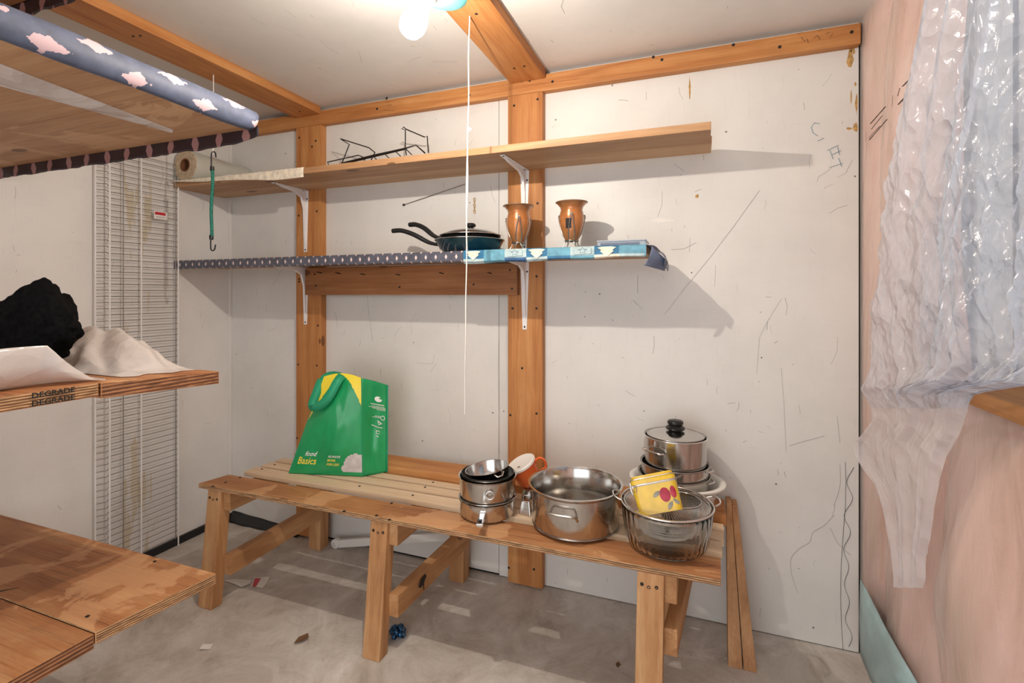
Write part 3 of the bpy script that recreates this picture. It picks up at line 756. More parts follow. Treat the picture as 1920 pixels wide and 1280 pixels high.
US_B, US_T, US_F = 1.863, 1.891, -0.342
ush = thing('wall_shelf', 'long upper plank shelf on white brackets, bare wood', 'shelf', (-1.26, -0.17, US_B))
MB().box(XL + 0.002, 0.040, US_F, -0.182, US_B, US_T).build('plank', 'shelf_x', ush, bevel=0.002)
MB().box(XL + 0.002, 0.046, -0.180, -0.042, US_B, US_T).build('plank', 'shelf_pale', ush, bevel=0.002)
bracket(ush, -1.968, US_B, -0.262, 1.535)
bracket(ush, -0.727, US_B, -0.315, 1.51)
# cream paper lying over the front edge at the left end
def creamliner(a, c):
    x = -2.535 + a * 0.84
    drop = 0.004 + 0.040 * min(1, max(0, (a - 0.02) * 1.3)) ** 1.0 + 0.003 * math.sin(a * 9)
    if c < 0.6: return (x, -0.20 + (US_F - 0.003 + 0.20) * c / 0.6 - (0.02 * (1 - a) ** 3 if c > 0.5 else 0), US_T + 0.0012)
    k = (c - 0.6) / 0.4
    return (x, US_F - 0.003 - 0.02 * (1 - a) ** 3 - 0.002 * math.sin(k * pi), US_T + 0.0012 - drop * k)
MB().grid(creamliner, 40, 20).build('paper_liner', 'liner_cream', ush, smooth=50, solid=0.0008)
MB().tube([(-2.22, -0.335, US_T + 0.003), (-2.16, -0.34, US_T + 0.006)], 0.003, 6).build('torn_strip', 'paper', ush)

LS_B, LS_T, LS_F = 1.455, 1.484, -0.338
lsh = thing('wall_shelf', 'lower wall shelf wrapped in dark diamond and blue printed liner', 'shelf', (-1.37, -0.17, LS_B))
MB().box(XL + 0.002, -0.172, LS_F + 0.003, -0.041, LS_B, LS_T - 0.002).build('plank', 'shelf_x', lsh, bevel=0.002)
bracket(lsh, -1.968, LS_B, -0.30, 1.148)
bracket(lsh, -0.727, LS_B, -0.30, 1.152)
LIN = [(-0.06, LS_T), (LS_F + 0.006, LS_T), (LS_F, LS_T - 0.005), (LS_F, LS_B - 0.010), (LS_F + 0.01, LS_B - 0.013)]
def liner_strip(x0, x1, lowx, off, name, mats, nu, mfn=None):
    def fn(a, c):
        x = x0 + (x1 - x0) * a
        k = c * (len(LIN) - 1); i = min(int(k), len(LIN) - 2); t = k - i
        y = LIN[i][0] * (1 - t) + LIN[i + 1][0] * t; z = LIN[i][1] * (1 - t) + LIN[i + 1][1] * t
        if i >= 2: z -= lowx(a) * ((c - 0.5) * 2)
        return (x, y - off - 0.0015 * nz((x * 9, c * 3, off * 99)) * (1 if i >= 1 else 0), z + off)
    return MB().grid(fn, nu, 16, mfn=mfn).build(name, mats, lsh, smooth=35)
liner_strip(XL + 0.002, -0.875, lambda a: 0.003, 0.0006, 'diamond_liner', 'liner_dark', 90)
CW = 0.0885
def bluecell(a, c):
    x = a * 0.715
    k = int(x / CW)
    if c > 0.66: return [2, 1, 3, 2, 0, 1, 4, 2, 1][k % 9]
    return [0, 1, 2, 0, 1, 2, 0, 1, 1][k % 9]
liner_strip(-0.885, -0.172, lambda a: 0.012 - 0.012 * a + 0.002 * math.sin(a * 20), 0.0018, 'blue_liner', ['liner_blue_a', 'liner_blue_b', 'liner_blue_c', 'liner_blue_d', 'liner_cream'], 128, bluecell)
# shells printed on the blue liner, and pale squares with a star
for k in (0, 3, 6):
    cx = -0.885 + (k + 0.5) * CW; z1 = LS_T - 0.002; yy = LS_F - 0.0045
    fan = [(cx - 0.034, yy, z1 - 0.003), (cx - 0.018, yy, z1), (cx + 0.018, yy, z1), (cx + 0.034, yy, z1 - 0.003), (cx + 0.020, yy, z1 - 0.012), (cx + 0.024, yy, z1 - 0.017), (cx, yy, z1 - 0.037), (cx - 0.024, yy, z1 - 0.017), (cx - 0.020, yy, z1 - 0.012)]
    MB().prism(fan, (0, 0.0006, 0)).build('printed_shell', 'liner_cream', lsh)
for k in (2, 5):
    cx = -0.885 + (k + 0.5) * CW; yy = LS_F - 0.0045
    MB().prism([(cx - 0.030, yy, LS_T - 0.028), (cx + 0.031, yy, LS_T - 0.026), (cx + 0.030, yy, LS_T - 0.002), (cx - 0.031, yy, LS_T - 0.002)], (0, 0.0006, 0)).build('printed_square', 'liner_blue_c', lsh)
    star = [(cx + (0.017 if i % 2 == 0 else 0.008) * math.sin(i * pi / 5), yy - 0.0004, LS_T - 0.014 + (0.013 if i % 2 == 0 else 0.006) * math.cos(i * pi / 5)) for i in range(10)]
    MB().tube(star, 0.0007, 4, closed=True).build('printed_star', 'liner_blue_d', lsh)
# liner curling away at the free end
def curl(a, c):
    ang = a * 1.9
    x = -0.174 + 0.055 * math.sin(ang) * 1.15
    z = LS_T + 0.001 - 0.055 * (1 - math.cos(ang)) * 1.0
    y = LS_F + 0.02 + c * 0.23 + 0.02 * a * (1 - c)
    return (x + 0.006 * nz((a * 3, c * 4, 0)), y, z - 0.012 * c * a + 0.006 * nz((c * 5, a * 3, 7)))
cq = [on_y(1222, 461, -0.325), on_y(1252, 490, -0.265), on_y(1246, 508, -0.265), on_y(1207, 497, -0.325)]
def curl2(a, c):
    p = cq[0].lerp(cq[1], a).lerp(cq[3].lerp(cq[2], a), c)
    return p + Vector((0.006 * math.sin(c * pi) * (1 - a), -0.012 * math.sin(a * pi) , 0))
MB().grid(curl, 16, 20).grid(curl2, 12, 12).build('curled_liner', ['curl'], lsh, smooth=60, solid=0.0009)

# board with nails between the two studs
hb = thing('hook_rail', 'dark stained board with a row of nails under the shelf', 'hook rail', (-1.34, -0.06, 1.306))
MB().box(-1.94, -0.752, -0.076, -0.0405, 1.306, 1.448).build('board', 'hook_x', hb, bevel=0.002)
for u, v in ((603, 512), (638, 513), (684, 515), (750, 516), (831, 513), (921, 513)):
    p = on_y(u, v, -0.0765)
    MB().tube([p + Vector((0, 0.004, 0)), p + Vector((-0.002, -0.022, 0.003)), p + Vector((-0.003, -0.03, 0.004))], 0.0024, 6).lathe([(0.0, 0.0), (0.0045, 0.001), (0.0045, 0.003), (0, 0.004)], p + Vector((-0.003, -0.031, 0.002)), 8).build('nail', 'black_wire', hb, smooth=50)
dots(hb, [on_y(u, v, -0.0765) for u, v in ((590, 514), (592, 535), (956, 506), (960, 541), (749, 538), (888, 533))], 'y', 0.005)

# little chain and thin rod on the wall
ch = thing('hanging_chain', 'short brass chain hanging on the back wall', 'chain', on_y(890, 398, -0.006))
for i in range(5):
    c = on_y(889.5, 374 + i * 5.6, -0.005)
    L_ = []
    for k in range(12):
        a = 2 * pi * k / 12
        o = Vector((0.0045 * math.cos(a), 0, 0.0085 * math.sin(a))) if i % 2 == 0 else Vector((0, 0.0036 * math.cos(a), 0.0085 * math.sin(a)))
        L_.append(c + o)
    MB().tube(L_, 0.0014, 6, closed=True).build('link', 'rust', ch, smooth=80)
p0, p1 = on_y(757, 384, -0.004), on_y(872, 345, -0.012)
rod = thing('wire_rod', 'thin grey rod slanting on the back wall below upper shelf', 'rod', p0)
MB().tube([p0, p1], 0.0018, 6).build('rod', 'steel_dark', rod, smooth=80)
MB().lathe([(0, -0.006), (0.006, -0.005), (0.006, 0.005), (0, 0.006)], p0, 8).build('rod_end', 'black_wire', rod)

# ================================================================== THINGS ON THE UPPER SHELF
R_ = 0.078
rc = Vector((-2.465, 0, US_T + R_ + 0.003))
roll = thing('plastic_film_roll', 'thick roll of clear plastic film on the upper shelf', 'roll', (rc.x, -0.2, US_T))
rot = Matrix.Translation((rc.x, -0.345, rc.z)) @ Matrix.Rotation(-pi / 2, 4, 'X')
MB().lathe([(R_ - 0.002, 0.0), (R_, 0.004), (R_ - 0.001, 0.12), (R_ - 0.004, 0.26), (R_ - 0.006, 0.335), (0.035, 0.337), (0.035, 0.0)], n=48, closed=True).xf(rot).build('film', 'roll', roll, smooth=40)
b = MB()
for k in range(6):
    r0 = 0.035 + k * 0.0071; r1 = r0 + 0.0071; d = 0.0014 * (k % 2)
    b.lathe([(r0, -0.002 - d), (r1, -0.002 - d), (r1, 0.004), (r0, 0.004)], n=48, closed=True)
b.xf(rot).build('roll_end', 'roll_end', roll, smooth=40)
MB().lathe([(0.0345, -0.003), (0.0345, 0.30), (0.0, 0.30), (0.0, 0.10), (0.029, 0.10), (0.029, -0.003)], n=32, closed=True).xf(rot).build('cardboard_core', 'core', roll, smooth=40)

# black wire rack lying on the upper shelf
YR = -0.22
wr_ = thing('wire_rack', 'black wire dish rack lying askew on the upper shelf', 'rack', (-1.45, YR, US_T))
def wire(px, r=0.0028, dy=0.0, zmin=US_T + 0.003):
    ps = []
    for q in px:
        y = YR + dy + (q[2] if len(q) > 2 else 0)
        w = on_y(q[0], q[1], y); w.z = max(w.z, zmin); ps.append(w)
    MB().tube(ps, r, 7).build('wire', 'black_wire', wr_, smooth=60)
wire([(616, 308, -.06), (614, 304, -.06), (622, 302, -.05), (672, 291, 0), (680, 294, .04), (684, 300, .06)])
wire([(641, 306, 0), (655, 271, 0), (638, 260, .02), (692, 277, .04), (703, 286, .03), (696, 300, 0)])
wire([(640, 306, 0), (700, 291, 0), (760, 278, 0), (780, 272, 0), (797, 287, .05)], 0.0034)
wire([(644, 307, .02), (690, 296, .02), (762, 279, .02)], 0.0034)
wire([(762, 291, 0), (760, 278, 0), (760, 244, 0), (753, 241, -.01), (757, 238, -.01), (761, 242, 0), (796, 257, .08), (801, 255, .09), (803, 286, .09)])
for u, v in ((700, 293), (722, 289), (742, 284), (762, 280)):
    wire([(u, v, 0), (u + 10, v + 10, .06)], 0.0024)

# ================================================================== THINGS ON THE LOWER SHELF
ST = LS_T + 0.0025
pc = Vector((-0.925, -0.195, 0))
pan = thing('frying_pan', 'dark teal frying pan at the bottom of the pile, long black handle', 'frying pan', (pc.x, pc.y, ST), 'frying pans on the lower shelf')
MB().lathe([(0.0, 0), (0.105, 0), (0.128, 0.016), (0.148, 0.052), (0.151, 0.053), (0.1515, 0.056), (0.147, 0.056), (0.126, 0.022), (0.10, 0.006), (0, 0.006)], (pc.x, pc.y, ST), 56).build('pan_body', 'teal_enamel', pan, smooth=35)
MB().tube([(pc.x + 0.1505 * math.cos(a), pc.y + 0.1505 * math.sin(a), ST + 0.055) for a in [2 * pi * i / 56 for i in range(56)]], 0.0016, 6, closed=True).build('rim', 'chrome', pan, smooth=80)
hp = smoothpath([(pc.x - 0.135, pc.y - 0.02, ST + 0.038), (pc.x - 0.19, pc.y - 0.02, ST + 0.052), (pc.x - 0.26, pc.y - 0.03, ST + 0.088), (pc.x - 0.32, pc.y - 0.035, ST + 0.108), (pc.x - 0.365, pc.y - 0.04, ST + 0.108)], 6)
MB().tube(hp, [0.008 + 0.005 * min(1, i / 9) for i in range(len(hp))], 10, flat=0.8).build('handle', 'black_plastic', pan, smooth=60)
pan2 = thing('frying_pan', 'black frying pan resting on the teal pan, handle raised higher', 'frying pan', (pc.x + 0.004, pc.y, ST + 0.026), 'frying pans on the lower shelf')
MB().lathe([(0.0, 0), (0.088, 0), (0.112, 0.014), (0.128, 0.040), (0.131, 0.044), (0.126, 0.044), (0.108, 0.018), (0, 0.005)], (pc.x + 0.004, pc.y, ST + 0.0262), 56).build('pan_body', 'pan_black', pan2, smooth=35)
hp = smoothpath([(pc.x - 0.115, pc.y - 0.02, ST + 0.062), (pc.x - 0.165, pc.y - 0.02, ST + 0.080), (pc.x - 0.22, pc.y - 0.01, ST + 0.118), (pc.x - 0.265, pc.y - 0.005, ST + 0.136), (pc.x - 0.30, pc.y, ST + 0.138)], 6)
MB().tube(hp, [0.008 + 0.0055 * min(1, i / 9) for i in range(len(hp))], 10, flat=0.8).build('handle', 'black_plastic', pan2, smooth=60)
lid = thing('pan_lid', 'smoked glass pan lid with black knob and steel rim', 'lid', (pc.x + 0.004, pc.y, ST + 0.071))
MB().lathe([(0.132, 0.0), (0.118, 0.010), (0.085, 0.022), (0.04, 0.029), (0.0, 0.031), (0.0, 0.027), (0.04, 0.025), (0.085, 0.018), (0.128, -0.001)], (pc.x + 0.004, pc.y, ST + 0.0745), 56).build('lid_glass', 'lid_glass', lid, smooth=50)
MB().tube([(pc.x + 0.004 + 0.1325 * math.cos(a), pc.y + 0.1325 * math.sin(a), ST + 0.075) for a in [2 * pi * i / 56 for i in range(56)]], 0.0022, 6, closed=True).build('rim', 'chrome', lid, smooth=80)
MB().lathe([(0.012, 0.027), (0.012, 0.036), (0.021, 0.040), (0.023, 0.047), (0.018, 0.054), (0.0, 0.056)], (pc.x + 0.004, pc.y, ST + 0.0745), 24).build('knob', 'black_plastic', lid, smooth=50)

def vase(x, y, label, scar, turn):
    t = thing('vase', label, 'vase', (x, y, ST), 'copper vases on the lower shelf')
    zb = ST + 0.030
    prof = [(0.0, 0), (0.020, 0.001), (0.026, 0.010), (0.036, 0.035), (0.046, 0.065), (0.050, 0.092), (0.047, 0.115), (0.043, 0.128), (0.046, 0.140), (0.056, 0.152), (0.063, 0.157), (0.064, 0.159), (0.060, 0.159), (0.052, 0.152), (0.040, 0.138), (0.038, 0.128), (0.045, 0.09), (0.03, 0.03), (0, 0.012)]
    MB().lathe([(r, z) for r, z in prof], (x, y, zb), 40).build('body', 'copper', t, smooth=60)
    MB().tube([(x + 0.0625 * math.cos(a), y + 0.0625 * math.sin(a), zb + 0.1585) for a in [2 * pi * i / 40 for i in range(40)]], 0.0022, 6, closed=True).build('rim', 'rim_brown', t, smooth=80)
    for k in range(3):
        a = turn + k * 2 * pi / 3; ca, sa = math.cos(a), math.sin(a); ra, rb = -sa, ca
        for s in (-1, 1):
            P = []
            for r, z, o in ((0.036, -0.028, 0.020), (0.022, 0.004, 0.008), (0.034, 0.03, 0.012), (0.048, 0.065, 0.009), (0.060, 0.100, 0.003), (0.060, 0.112, 0.0), (0.055, 0.108, -0.003)):
                P.append((x + ca * r + ra * o * s, y + sa * r + rb * o * s, zb + z))
            MB().tube(smoothpath(P, 4), 0.0020, 6).build('wire_leg', 'steel_dark', t, smooth=80)
    MB().tube([(x + 0.027 * math.cos(a), y + 0.027 * math.sin(a), zb + 0.006) for a in [2 * pi * i / 24 for i in range(24)]], 0.0022, 6, closed=True).build('ring', 'steel_dark', t, smooth=80)
    if scar:
        d = Vector((-x, CAM_Y - y, 0)).normalized(); sd = Vector((-d.y, d.x, 0))
        def sc(a, c):
            z = 0.052 + 0.038 * c; r = 0.0425 + (z - 0.052) * 0.22
            w = (0.011 + 0.004 * nz((c * 4, 2, 1))) * (a * 2 - 1) - 0.012
            return Vector((x, y, zb + z)) + d * (math.sqrt(max(0, r * r - w * w)) + 0.0016) + sd * -w * 1.0 * -1
        MB().grid(sc, 6, 8).build('dark_scar', 'scar', t, smooth=60)
    return t
vase(-0.700, -0.20, 'glazed copper vase in wire stand in front of the stud', False, -1.2)
vase(-0.474, -0.20, 'glazed copper vase in wire stand with a dark chipped patch', True, -1.35)

cs = thing('plastic_case', 'flat clear plastic case at the right end of lower shelf', 'case', (-0.26, -0.25, ST))
MB().box(-0.352, -0.178, -0.30, -0.17, ST, ST + 0.016).build('case_body', 'case', cs, bevel=0.002)
MB().box(-0.354, -0.176, -0.302, -0.168, ST + 0.0165, ST + 0.022).build('case_lid', 'case', cs, bevel=0.002)
MB().box(-0.34, -0.20, -0.304, -0.3005, ST + 0.004, ST + 0.012).build('label_strip', 'curl', cs)

# ================================================================== BENCH
BT = 0.500
bench = thing('wooden_bench', 'long low bench of plywood and slats on square timber legs', 'bench', (-0.95, -0.33, 0))
MB().hexa([(-2.004, -0.622, BT - 0.019), (0.060, -0.612, BT - 0.019), (0.064, -0.484, BT - 0.019), (-1.975, -0.499, BT - 0.019)],
          [(-2.004, -0.622, BT), (0.060, -0.612, BT), (0.064, -0.484, BT), (-1.975, -0.499, BT)], 0, 1).build('front_plank', ['red_x', 'ply_edge'], bench, bevel=0.0012)
for i, (y0, y1, xl, xr) in enumerate(((-0.455, -0.386, -1.935, 0.070), (-0.372, -0.311, -1.925, 0.078), (-0.297, -0.248, -1.915, 0.082))):
    MB().box(xl, xr, y0, y1, BT - 0.016, BT + 0.004).build('slat', 'slat_x', bench, bevel=0.0012)
dots(bench, [on_z(u, v, BT + 0.0045) for u, v in ((491, 879), (515, 871), (674, 911), (774, 928), (797, 913), (812, 904))], 'z', 0.005)
dots(bench, [on_z(u, v, BT + 0.0005) for u, v in ((423, 904), (450, 895), (399, 911), (706, 966), (730, 974), (645, 958), (734, 943))], 'z', 0.006)
MB().box(-1.86, 0.092, -0.232, -0.082, BT - 0.010, BT + 0.028).build('back_plank', 'pine_x', bench, bevel=0.003)
# legs, one by one, and the rails between them
def leg(x0, x1, yb, yt, th, top):
    MB().hexa([(x0, yb, 0.0), (x1, yb, 0.0), (x1, yb + th, 0.0), (x0, yb + th, 0.0)], [(x0 + 0.006, yt, top), (x1 + 0.006, yt, top), (x1 + 0.006, yt + th, top), (x0 + 0.006, yt + th, top)]).build('leg', 'leg_z', bench, bevel=0.004)
FL = ((-1.966, -1.888), (-1.135, -1.062), (-0.178, -0.100))
for x0, x1 in FL:
    leg(x0, x1, -0.655, -0.612, 0.052, BT - 0.0195)
    dots(bench, [(x0 + 0.006 + dx, -0.6152, BT - 0.055 - dz) for dx, dz in ((0.014, 0.0), (0.034, 0.006), (0.056, 0.002))], 'y', 0.0055)
for x0, x1 in ((-1.880, -1.806), (-1.070, -0.996), (-0.150, -0.080)):
    leg(x0, x1, -0.115, -0.112, 0.060, BT - 0.0105)
for (x0, x1), zc in (((-1.885, -1.845), 0.165), ((-1.060, -1.020), 0.175), ((-0.098, -0.058), 0.28)):
    MB().hexa([(x0, -0.60, zc - 0.04), (x1, -0.60, zc - 0.04), (x1 + 0.05, -0.115, zc - 0.0), (x0 + 0.05, -0.115, zc - 0.0)],
              [(x0, -0.60, zc + 0.04), (x1, -0.60, zc + 0.04), (x1 + 0.05, -0.115, zc + 0.08), (x0 + 0.05, -0.115, zc + 0.08)]).build('stretcher', 'leg_y', bench, bevel=0.003)
for x0 in (-1.885, -1.060, -0.097):
    MB().box(x0, x0 + 0.038, -0.60, -0.10, BT - 0.105, BT - 0.020).build('top_rail', 'leg_y', bench, bevel=0.003)
# dark stain on the middle stretcher
sx = -1.0195
MB().prism([(sx + 0.018, -0.46 + q[0], 0.19 + q[1]) for q in ((-0.03, 0.0), (-0.01, 0.022), (0.02, 0.026), (0.03, 0.012), (0.012, -0.002), (0.012, -0.03), (0.007, -0.03), (0.004, -0.006), (-0.012, -0.012))], (0.0006, 0, 0)).build('dark_stain', 'scar', bench)

# two boards leaning beside the right end of the bench
for i, (xb, w, lab) in enumerate(((0.098, 0.046, 'narrow board leaning on the wall, the one touching the bench end'), (0.148, 0.042, 'narrow board leaning on the wall, the outer one away from the bench'))):
    xt = 0.100 + i * 0.020
    o = MB().hexa([(xb, -0.235, 0.0), (xb + w, -0.235, 0.0), (xb + w, -0.17, 0.0), (xb, -0.17, 0.0)],
                  [(xt, -0.066, 0.512 - i * 0.008), (xt + 0.019, -0.066, 0.512 - i * 0.008), (xt + 0.019, -0.004, 0.512 - i * 0.008), (xt, -0.004, 0.512 - i * 0.008)]).build('leaning_board', 'leg_z', bevel=0.002)
    tag(o, lab, 'board', 'boards leaning by the bench')

# ================================================================== GREEN SHOPPING BAG
ZB = BT + 0.0055
A = Vector((-1.722, -0.405, ZB)); B = Vector((-1.386, -0.322, ZB)); C = Vector((-1.322, -0.236, ZB)); Dd = Vector((-1.66, -0.300, ZB))
TA = Vector((-1.574, -0.352, 0.940)); TB = Vector((-1.392, -0.322, 0.940)); TC = Vector((-1.322, -0.232, 0.898)); TD = Vector((-1.530, -0.262, 0.925))
bag = thing('shopping_bag', 'slumped green and yellow reusable shopping bag standing on the bench', 'bag', (-1.53, -0.31, ZB))
def patchfn(p00, p10, p11, p01, bulge, seed, edge=0.0):
    nrm = (p10 - p00).cross(p01 - p00).normalized()
    def fn(a, c, off=0.0):
        p = p00 * (1 - a) * (1 - c) + p10 * a * (1 - c) + p11 * a * c + p01 * (1 - a) * c
        w = 16 * a * (1 - a) * c * (1 - c)
        wr2 = 4 * a * (1 - a) * 0.008 * nz((a * 3.2 + seed, c * 3.0, seed)) + 4 * a * (1 - a) * 0.003 * nz((a * 9, c * 7, seed * 3))
        p = p + nrm * (bulge * w + wr2 * (0.3 + w) + off)
        if edge and c > 0.0: p = p + Vector((0, 0, edge * math.sin(a * pi) * c))
        return p
    return fn
front = patchfn(A, B, TB, TA, 0.030, 1.3, 0.018)
side = patchfn(B, C, TC, TB, -0.012, 2.1)
back = patchfn(C, Dd, TD, TC, 0.012, 3.7, 0.01)
left = patchfn(Dd, A, TA, TD, -0.040, 5.2)
def fmat(a, c):
    dx = (a - 0.52) / 0.56; top = 0.965 - 0.36 * max(0, abs(dx)) ** 2.2 if a > 0.5 else 0.965 - 0.42 * abs((a - 0.5) / 0.5) ** 2.0
    if c > top: return 1
    if a > 0.735 + 0.02 * math.sin(c * 60) and 0.045 < c < 0.225 - 2.6 * max(0, 0.84 - a) ** 1.4 + 0.008 * math.sin(a * 50): return 2
    return 0
MB().grid(lambda a, c: front(a, c), 60, 72, mfn=fmat).build('front_panel', ['green', 'yellow', 'lump_grey'], bag, smooth=60, solid=0.0008, fix=False)
MB().grid(lambda a, c: side(a, c), 16, 40).build('side_panel', 'green', bag, smooth=60, solid=0.0008, fix=False)
MB().grid(lambda a, c: back(a, c), 24, 32).build('back_panel', 'green', bag, smooth=60, solid=0.0008, fix=False)
MB().grid(lambda a, c: left(a, c), 16, 40).build('side_panel', 'green', bag, smooth=60, solid=0.0008, fix=False)
MB().add([A, B, C, Dd], [[0, 1, 2, 3]]).build('bag_bottom', 'green', bag, solid=0.0008)
MB().tube([side(1.0, k / 20) + Vector((0.003, 0, 0)) for k in range(21)], 0.0035, 6).build('piping', 'green_strap', bag, smooth=80)
MB().tube([front(1.0, k / 20) + Vector((0, -0.001, 0)) for k in range(21)], 0.0018, 6).build('piping', 'green_strap', bag, smooth=80)
MB().tube([front(0.0, k / 20) for k in range(21)], 0.0022, 6).build('piping', 'green_strap', bag, smooth=80)
# carrying straps
def strap(path, w, name='strap'):
    P = smoothpath(path, 6); bb = MB()
    for i, p in enumerate(P):
        d = (P[min(i + 1, len(P) - 1)] - P[max(i - 1, 0)]).normalized(); s_ = d.cross(Vector((0.45, -0.85, 0.2))).normalized() * w / 2
        bb.v += [p - s_, p + s_]
        if i: k = len(bb.v) - 4; bb.f.append([k, k + 1, k + 3, k + 2]); bb.m.append(0)
    bb.build(name, 'green_strap', bag, smooth=60, solid=0.0015)
dp = lambda u, v, y: on_y(u, v, y)
strap([dp(642, 703, -0.340), dp(632, 716, -0.375), dp(618, 742, -0.395), dp(604, 757, -0.400), dp(590, 763, -0.395), dp(586, 757, -0.385), dp(594, 735, -0.37), dp(603, 712, -0.352)], 0.038)
strap([dp(640, 704, -0.25), dp(622, 702, -0.24), dp(608, 708, -0.26), dp(600, 722, -0.28), dp(592, 742, -0.29)], 0.030)
# lettering on the front
FW, FH = (B - A).length, 0.43
def onfront(x0, y0, ang=0.0):
    def f(x, y):
        c_ = (y0 + y + x * ang); a_ = (x0 + x)
        cc = c_ / FH; k = cc; lx = A.lerp(TA, k); rx = B.lerp(TB, k)
        return front(a_ / (rx - lx).length, cc, 0.0020)
    return f
text_part('food', onfront(0.050, 0.082), 0.030, 'lettering', 'print_white', bag, italic=0.2, bold=0.0004)
text_part('Basics', onfront(0.024, 0.046), 0.044, 'lettering', 'print_yellow', bag, bold=0.0006, sx=0.86)
text_part('ALWAYS', onfront(0.166, 0.080), 0.0140, 'lettering', 'print_white', bag, bold=0.0003)
text_part('MORE', onfront(0.166, 0.063), 0.0140, 'lettering', 'print_yellow', bag, bold=0.0003)
text_part('FOR LESS', onfront(0.168, 0.045), 0.0140, 'lettering', 'print_yellow', bag, bold=0.0003)
# emblem and small rows of print on the side gusset
SL = (C - B).length
b = MB().add([side(0.66 + 0.15 * math.cos(k * pi / 8) * (1.1 if k in (3, 4, 5) else 1), 0.815 + 0.030 * math.sin(k * pi / 8), 0.0022) for k in range(16)], [list(range(16))])
b.build('emblem', 'print_white', bag, fix=False)
MB().add([side(0.75 + 0.06 * math.cos(k * pi / 6), 0.828 + 0.010 * math.sin(k * pi / 6), 0.0036) for k in range(12)], [list(range(12))]).build('emblem_leaf', 'green', bag, fix=False)
r = random.Random(4)
for (c0, a0, a1, h) in ((0.752, 0.36, 0.93, 0.010), (0.732, 0.40, 0.95, 0.005), (0.721, 0.28, 0.95, 0.005), (0.710, 0.42, 0.95, 0.005), (0.698, 0.62, 0.94, 0.005), (0.625, 0.56, 0.80, 0.006), (0.612, 0.44, 0.80, 0.006)):
    bb = MB(); a = a0
    while a < a1 - 0.03:
        w_ = r.uniform(0.025, 0.06)
        bb.add([side(a, c0, 0.002), side(min(a + w_, a1), c0 - 0.004, 0.002), side(min(a + w_, a1), c0 + h - 0.004, 0.002), side(a, c0 + h, 0.002)], [[0, 1, 2, 3]]); a += w_ + 0.015
    bb.build('small_print', 'print_white', bag, fix=False)
MB().tube([side(0.84 + 0.075 * math.cos(k * pi / 8), 0.612 + 0.024 * math.sin(k * pi / 8), 0.0022) for k in range(16)], 0.0014, 5, closed=True).build('recycling_mark', 'print_white', bag)
for seg in ([(0.66, 0.575), (0.82, 0.545), (0.70, 0.53), (0.66, 0.575)], [(0.74, 0.56), (0.76, 0.535)], [(0.42, 0.525), (0.70, 0.50), (0.84, 0.50)], [(0.60, 0.465), (0.72, 0.46), (0.72, 0.43), (0.60, 0.435), (0.60, 0.465)], [(0.58, 0.41), (0.68, 0.40)]):
    MB().tube([side(a, c, 0.0022) for a, c in seg], 0.0016, 5).build('small_print', 'print_white', bag)

# ================================================================== POTS AND BOWLS ON THE BENCH
def ring(c, r, z, w=0.002, sx=1, sy=1, n=56):
    return MB().tube([(c[0] + r * sx * math.cos(2 * pi * i / n), c[1] + r * sy * math.sin(2 * pi * i / n), z) for i in range(n)], w, 6, closed=True)
def pot(c, z0, h, rb, rt, t=0.002):
    return MB().lathe([(0, 0), (rb - 0.012, 0), (rb - 0.003, 0.004), (rb, 0.013), (rt, h - 0.004), (rt + 0.004, h), (rt + 0.004, h + 0.0015), (rt - t, h - 0.001), (rb - t, 0.014), (rb - 0.012, 0.004), (0, 0.004)], (c[0], c[1], z0), 64)
PB = BT + 0.0008
# double boiler
sc_ = (-0.730, -0.452)
PBs = BT + 0.005
t = thing('saucepan', 'stainless steel saucepan with flat handle pointing forward, under the steamer', 'saucepan', (*sc_, PBs))
pot(sc_, PBs, 0.060, 0.102, 0.103).build('pan_body', 'steel', t, smooth=35)
d = Vector((-0.02 - sc_[0] * 0, -1, 0)).normalized(); d = Vector((0.27, -0.96, 0)).normalized(); sd = Vector((0.96, 0.27, 0))
h0 = Vector((sc_[0], sc_[1], PBs + 0.050)) + d * 0.102
b = MB()
P = [h0, h0 + d * 0.03 + Vector((0, 0, 0.003)), h0 + d * 0.085 + Vector((0, 0, -0.002)), h0 + d * 0.098 + Vector((0, 0, -0.003))]
for k, (p, w_) in enumerate(zip(P, (0.010, 0.011, 0.013, 0.012))):
    b.v += [p - sd * w_, p + sd * w_, p + sd * w_ * 0.8 + Vector((0, 0, -0.011)), p - sd * w_ * 0.8 + Vector((0, 0, -0.011))]
    if k:
        o = len(b.v) - 8
        for i in range(4): b.f.append([o + i, o + (i + 1) % 4, o + 4 + (i + 1) % 4, o + 4 + i]); b.m.append(0)
b.f += [[0, 1, 2, 3], [15, 14, 13, 12]]; b.m += [0, 0]
ho = b.build('handle', 'chrome', t, bevel=0.0018, smooth=40)
hp_ = h0 + d * 0.080 + Vector((0, 0, 0.0005))
MB().prism([hp_ - sd * 0.006 - d * 0.007, hp_ + sd * 0.006 - d * 0.007, hp_ + sd * 0.006 + d * 0.007, hp_ - sd * 0.006 + d * 0.007], (0, 0, 0.0012)).build('hanging_hole', 'scar', ho)
t = thing('steamer_insert', 'tall stainless steel steamer pot stacked on the saucepan with ring handle', 'pot', (*sc_, PBs + 0.063))
pot(sc_, PBs + 0.0625, 0.078, 0.101, 0.104).build('pot_body', 'steel', t, smooth=35)
ring(sc_, 0.1045, PBs + 0.066, 0.0018).build('bead', 'steel', t, smooth=80)
cx = Vector((sc_[0] + 0.052, sc_[1] - 0.093, PBs + 0.105))
MB().tube([cx + Vector((0.014 * math.cos(a), -0.006 + 0.004 * math.cos(a), 0.014 * math.sin(a))) for a in [i * pi / 8 for i in range(16)]], 0.0024, 6, closed=True).build('ring_handle', 'chrome', t, smooth=80)
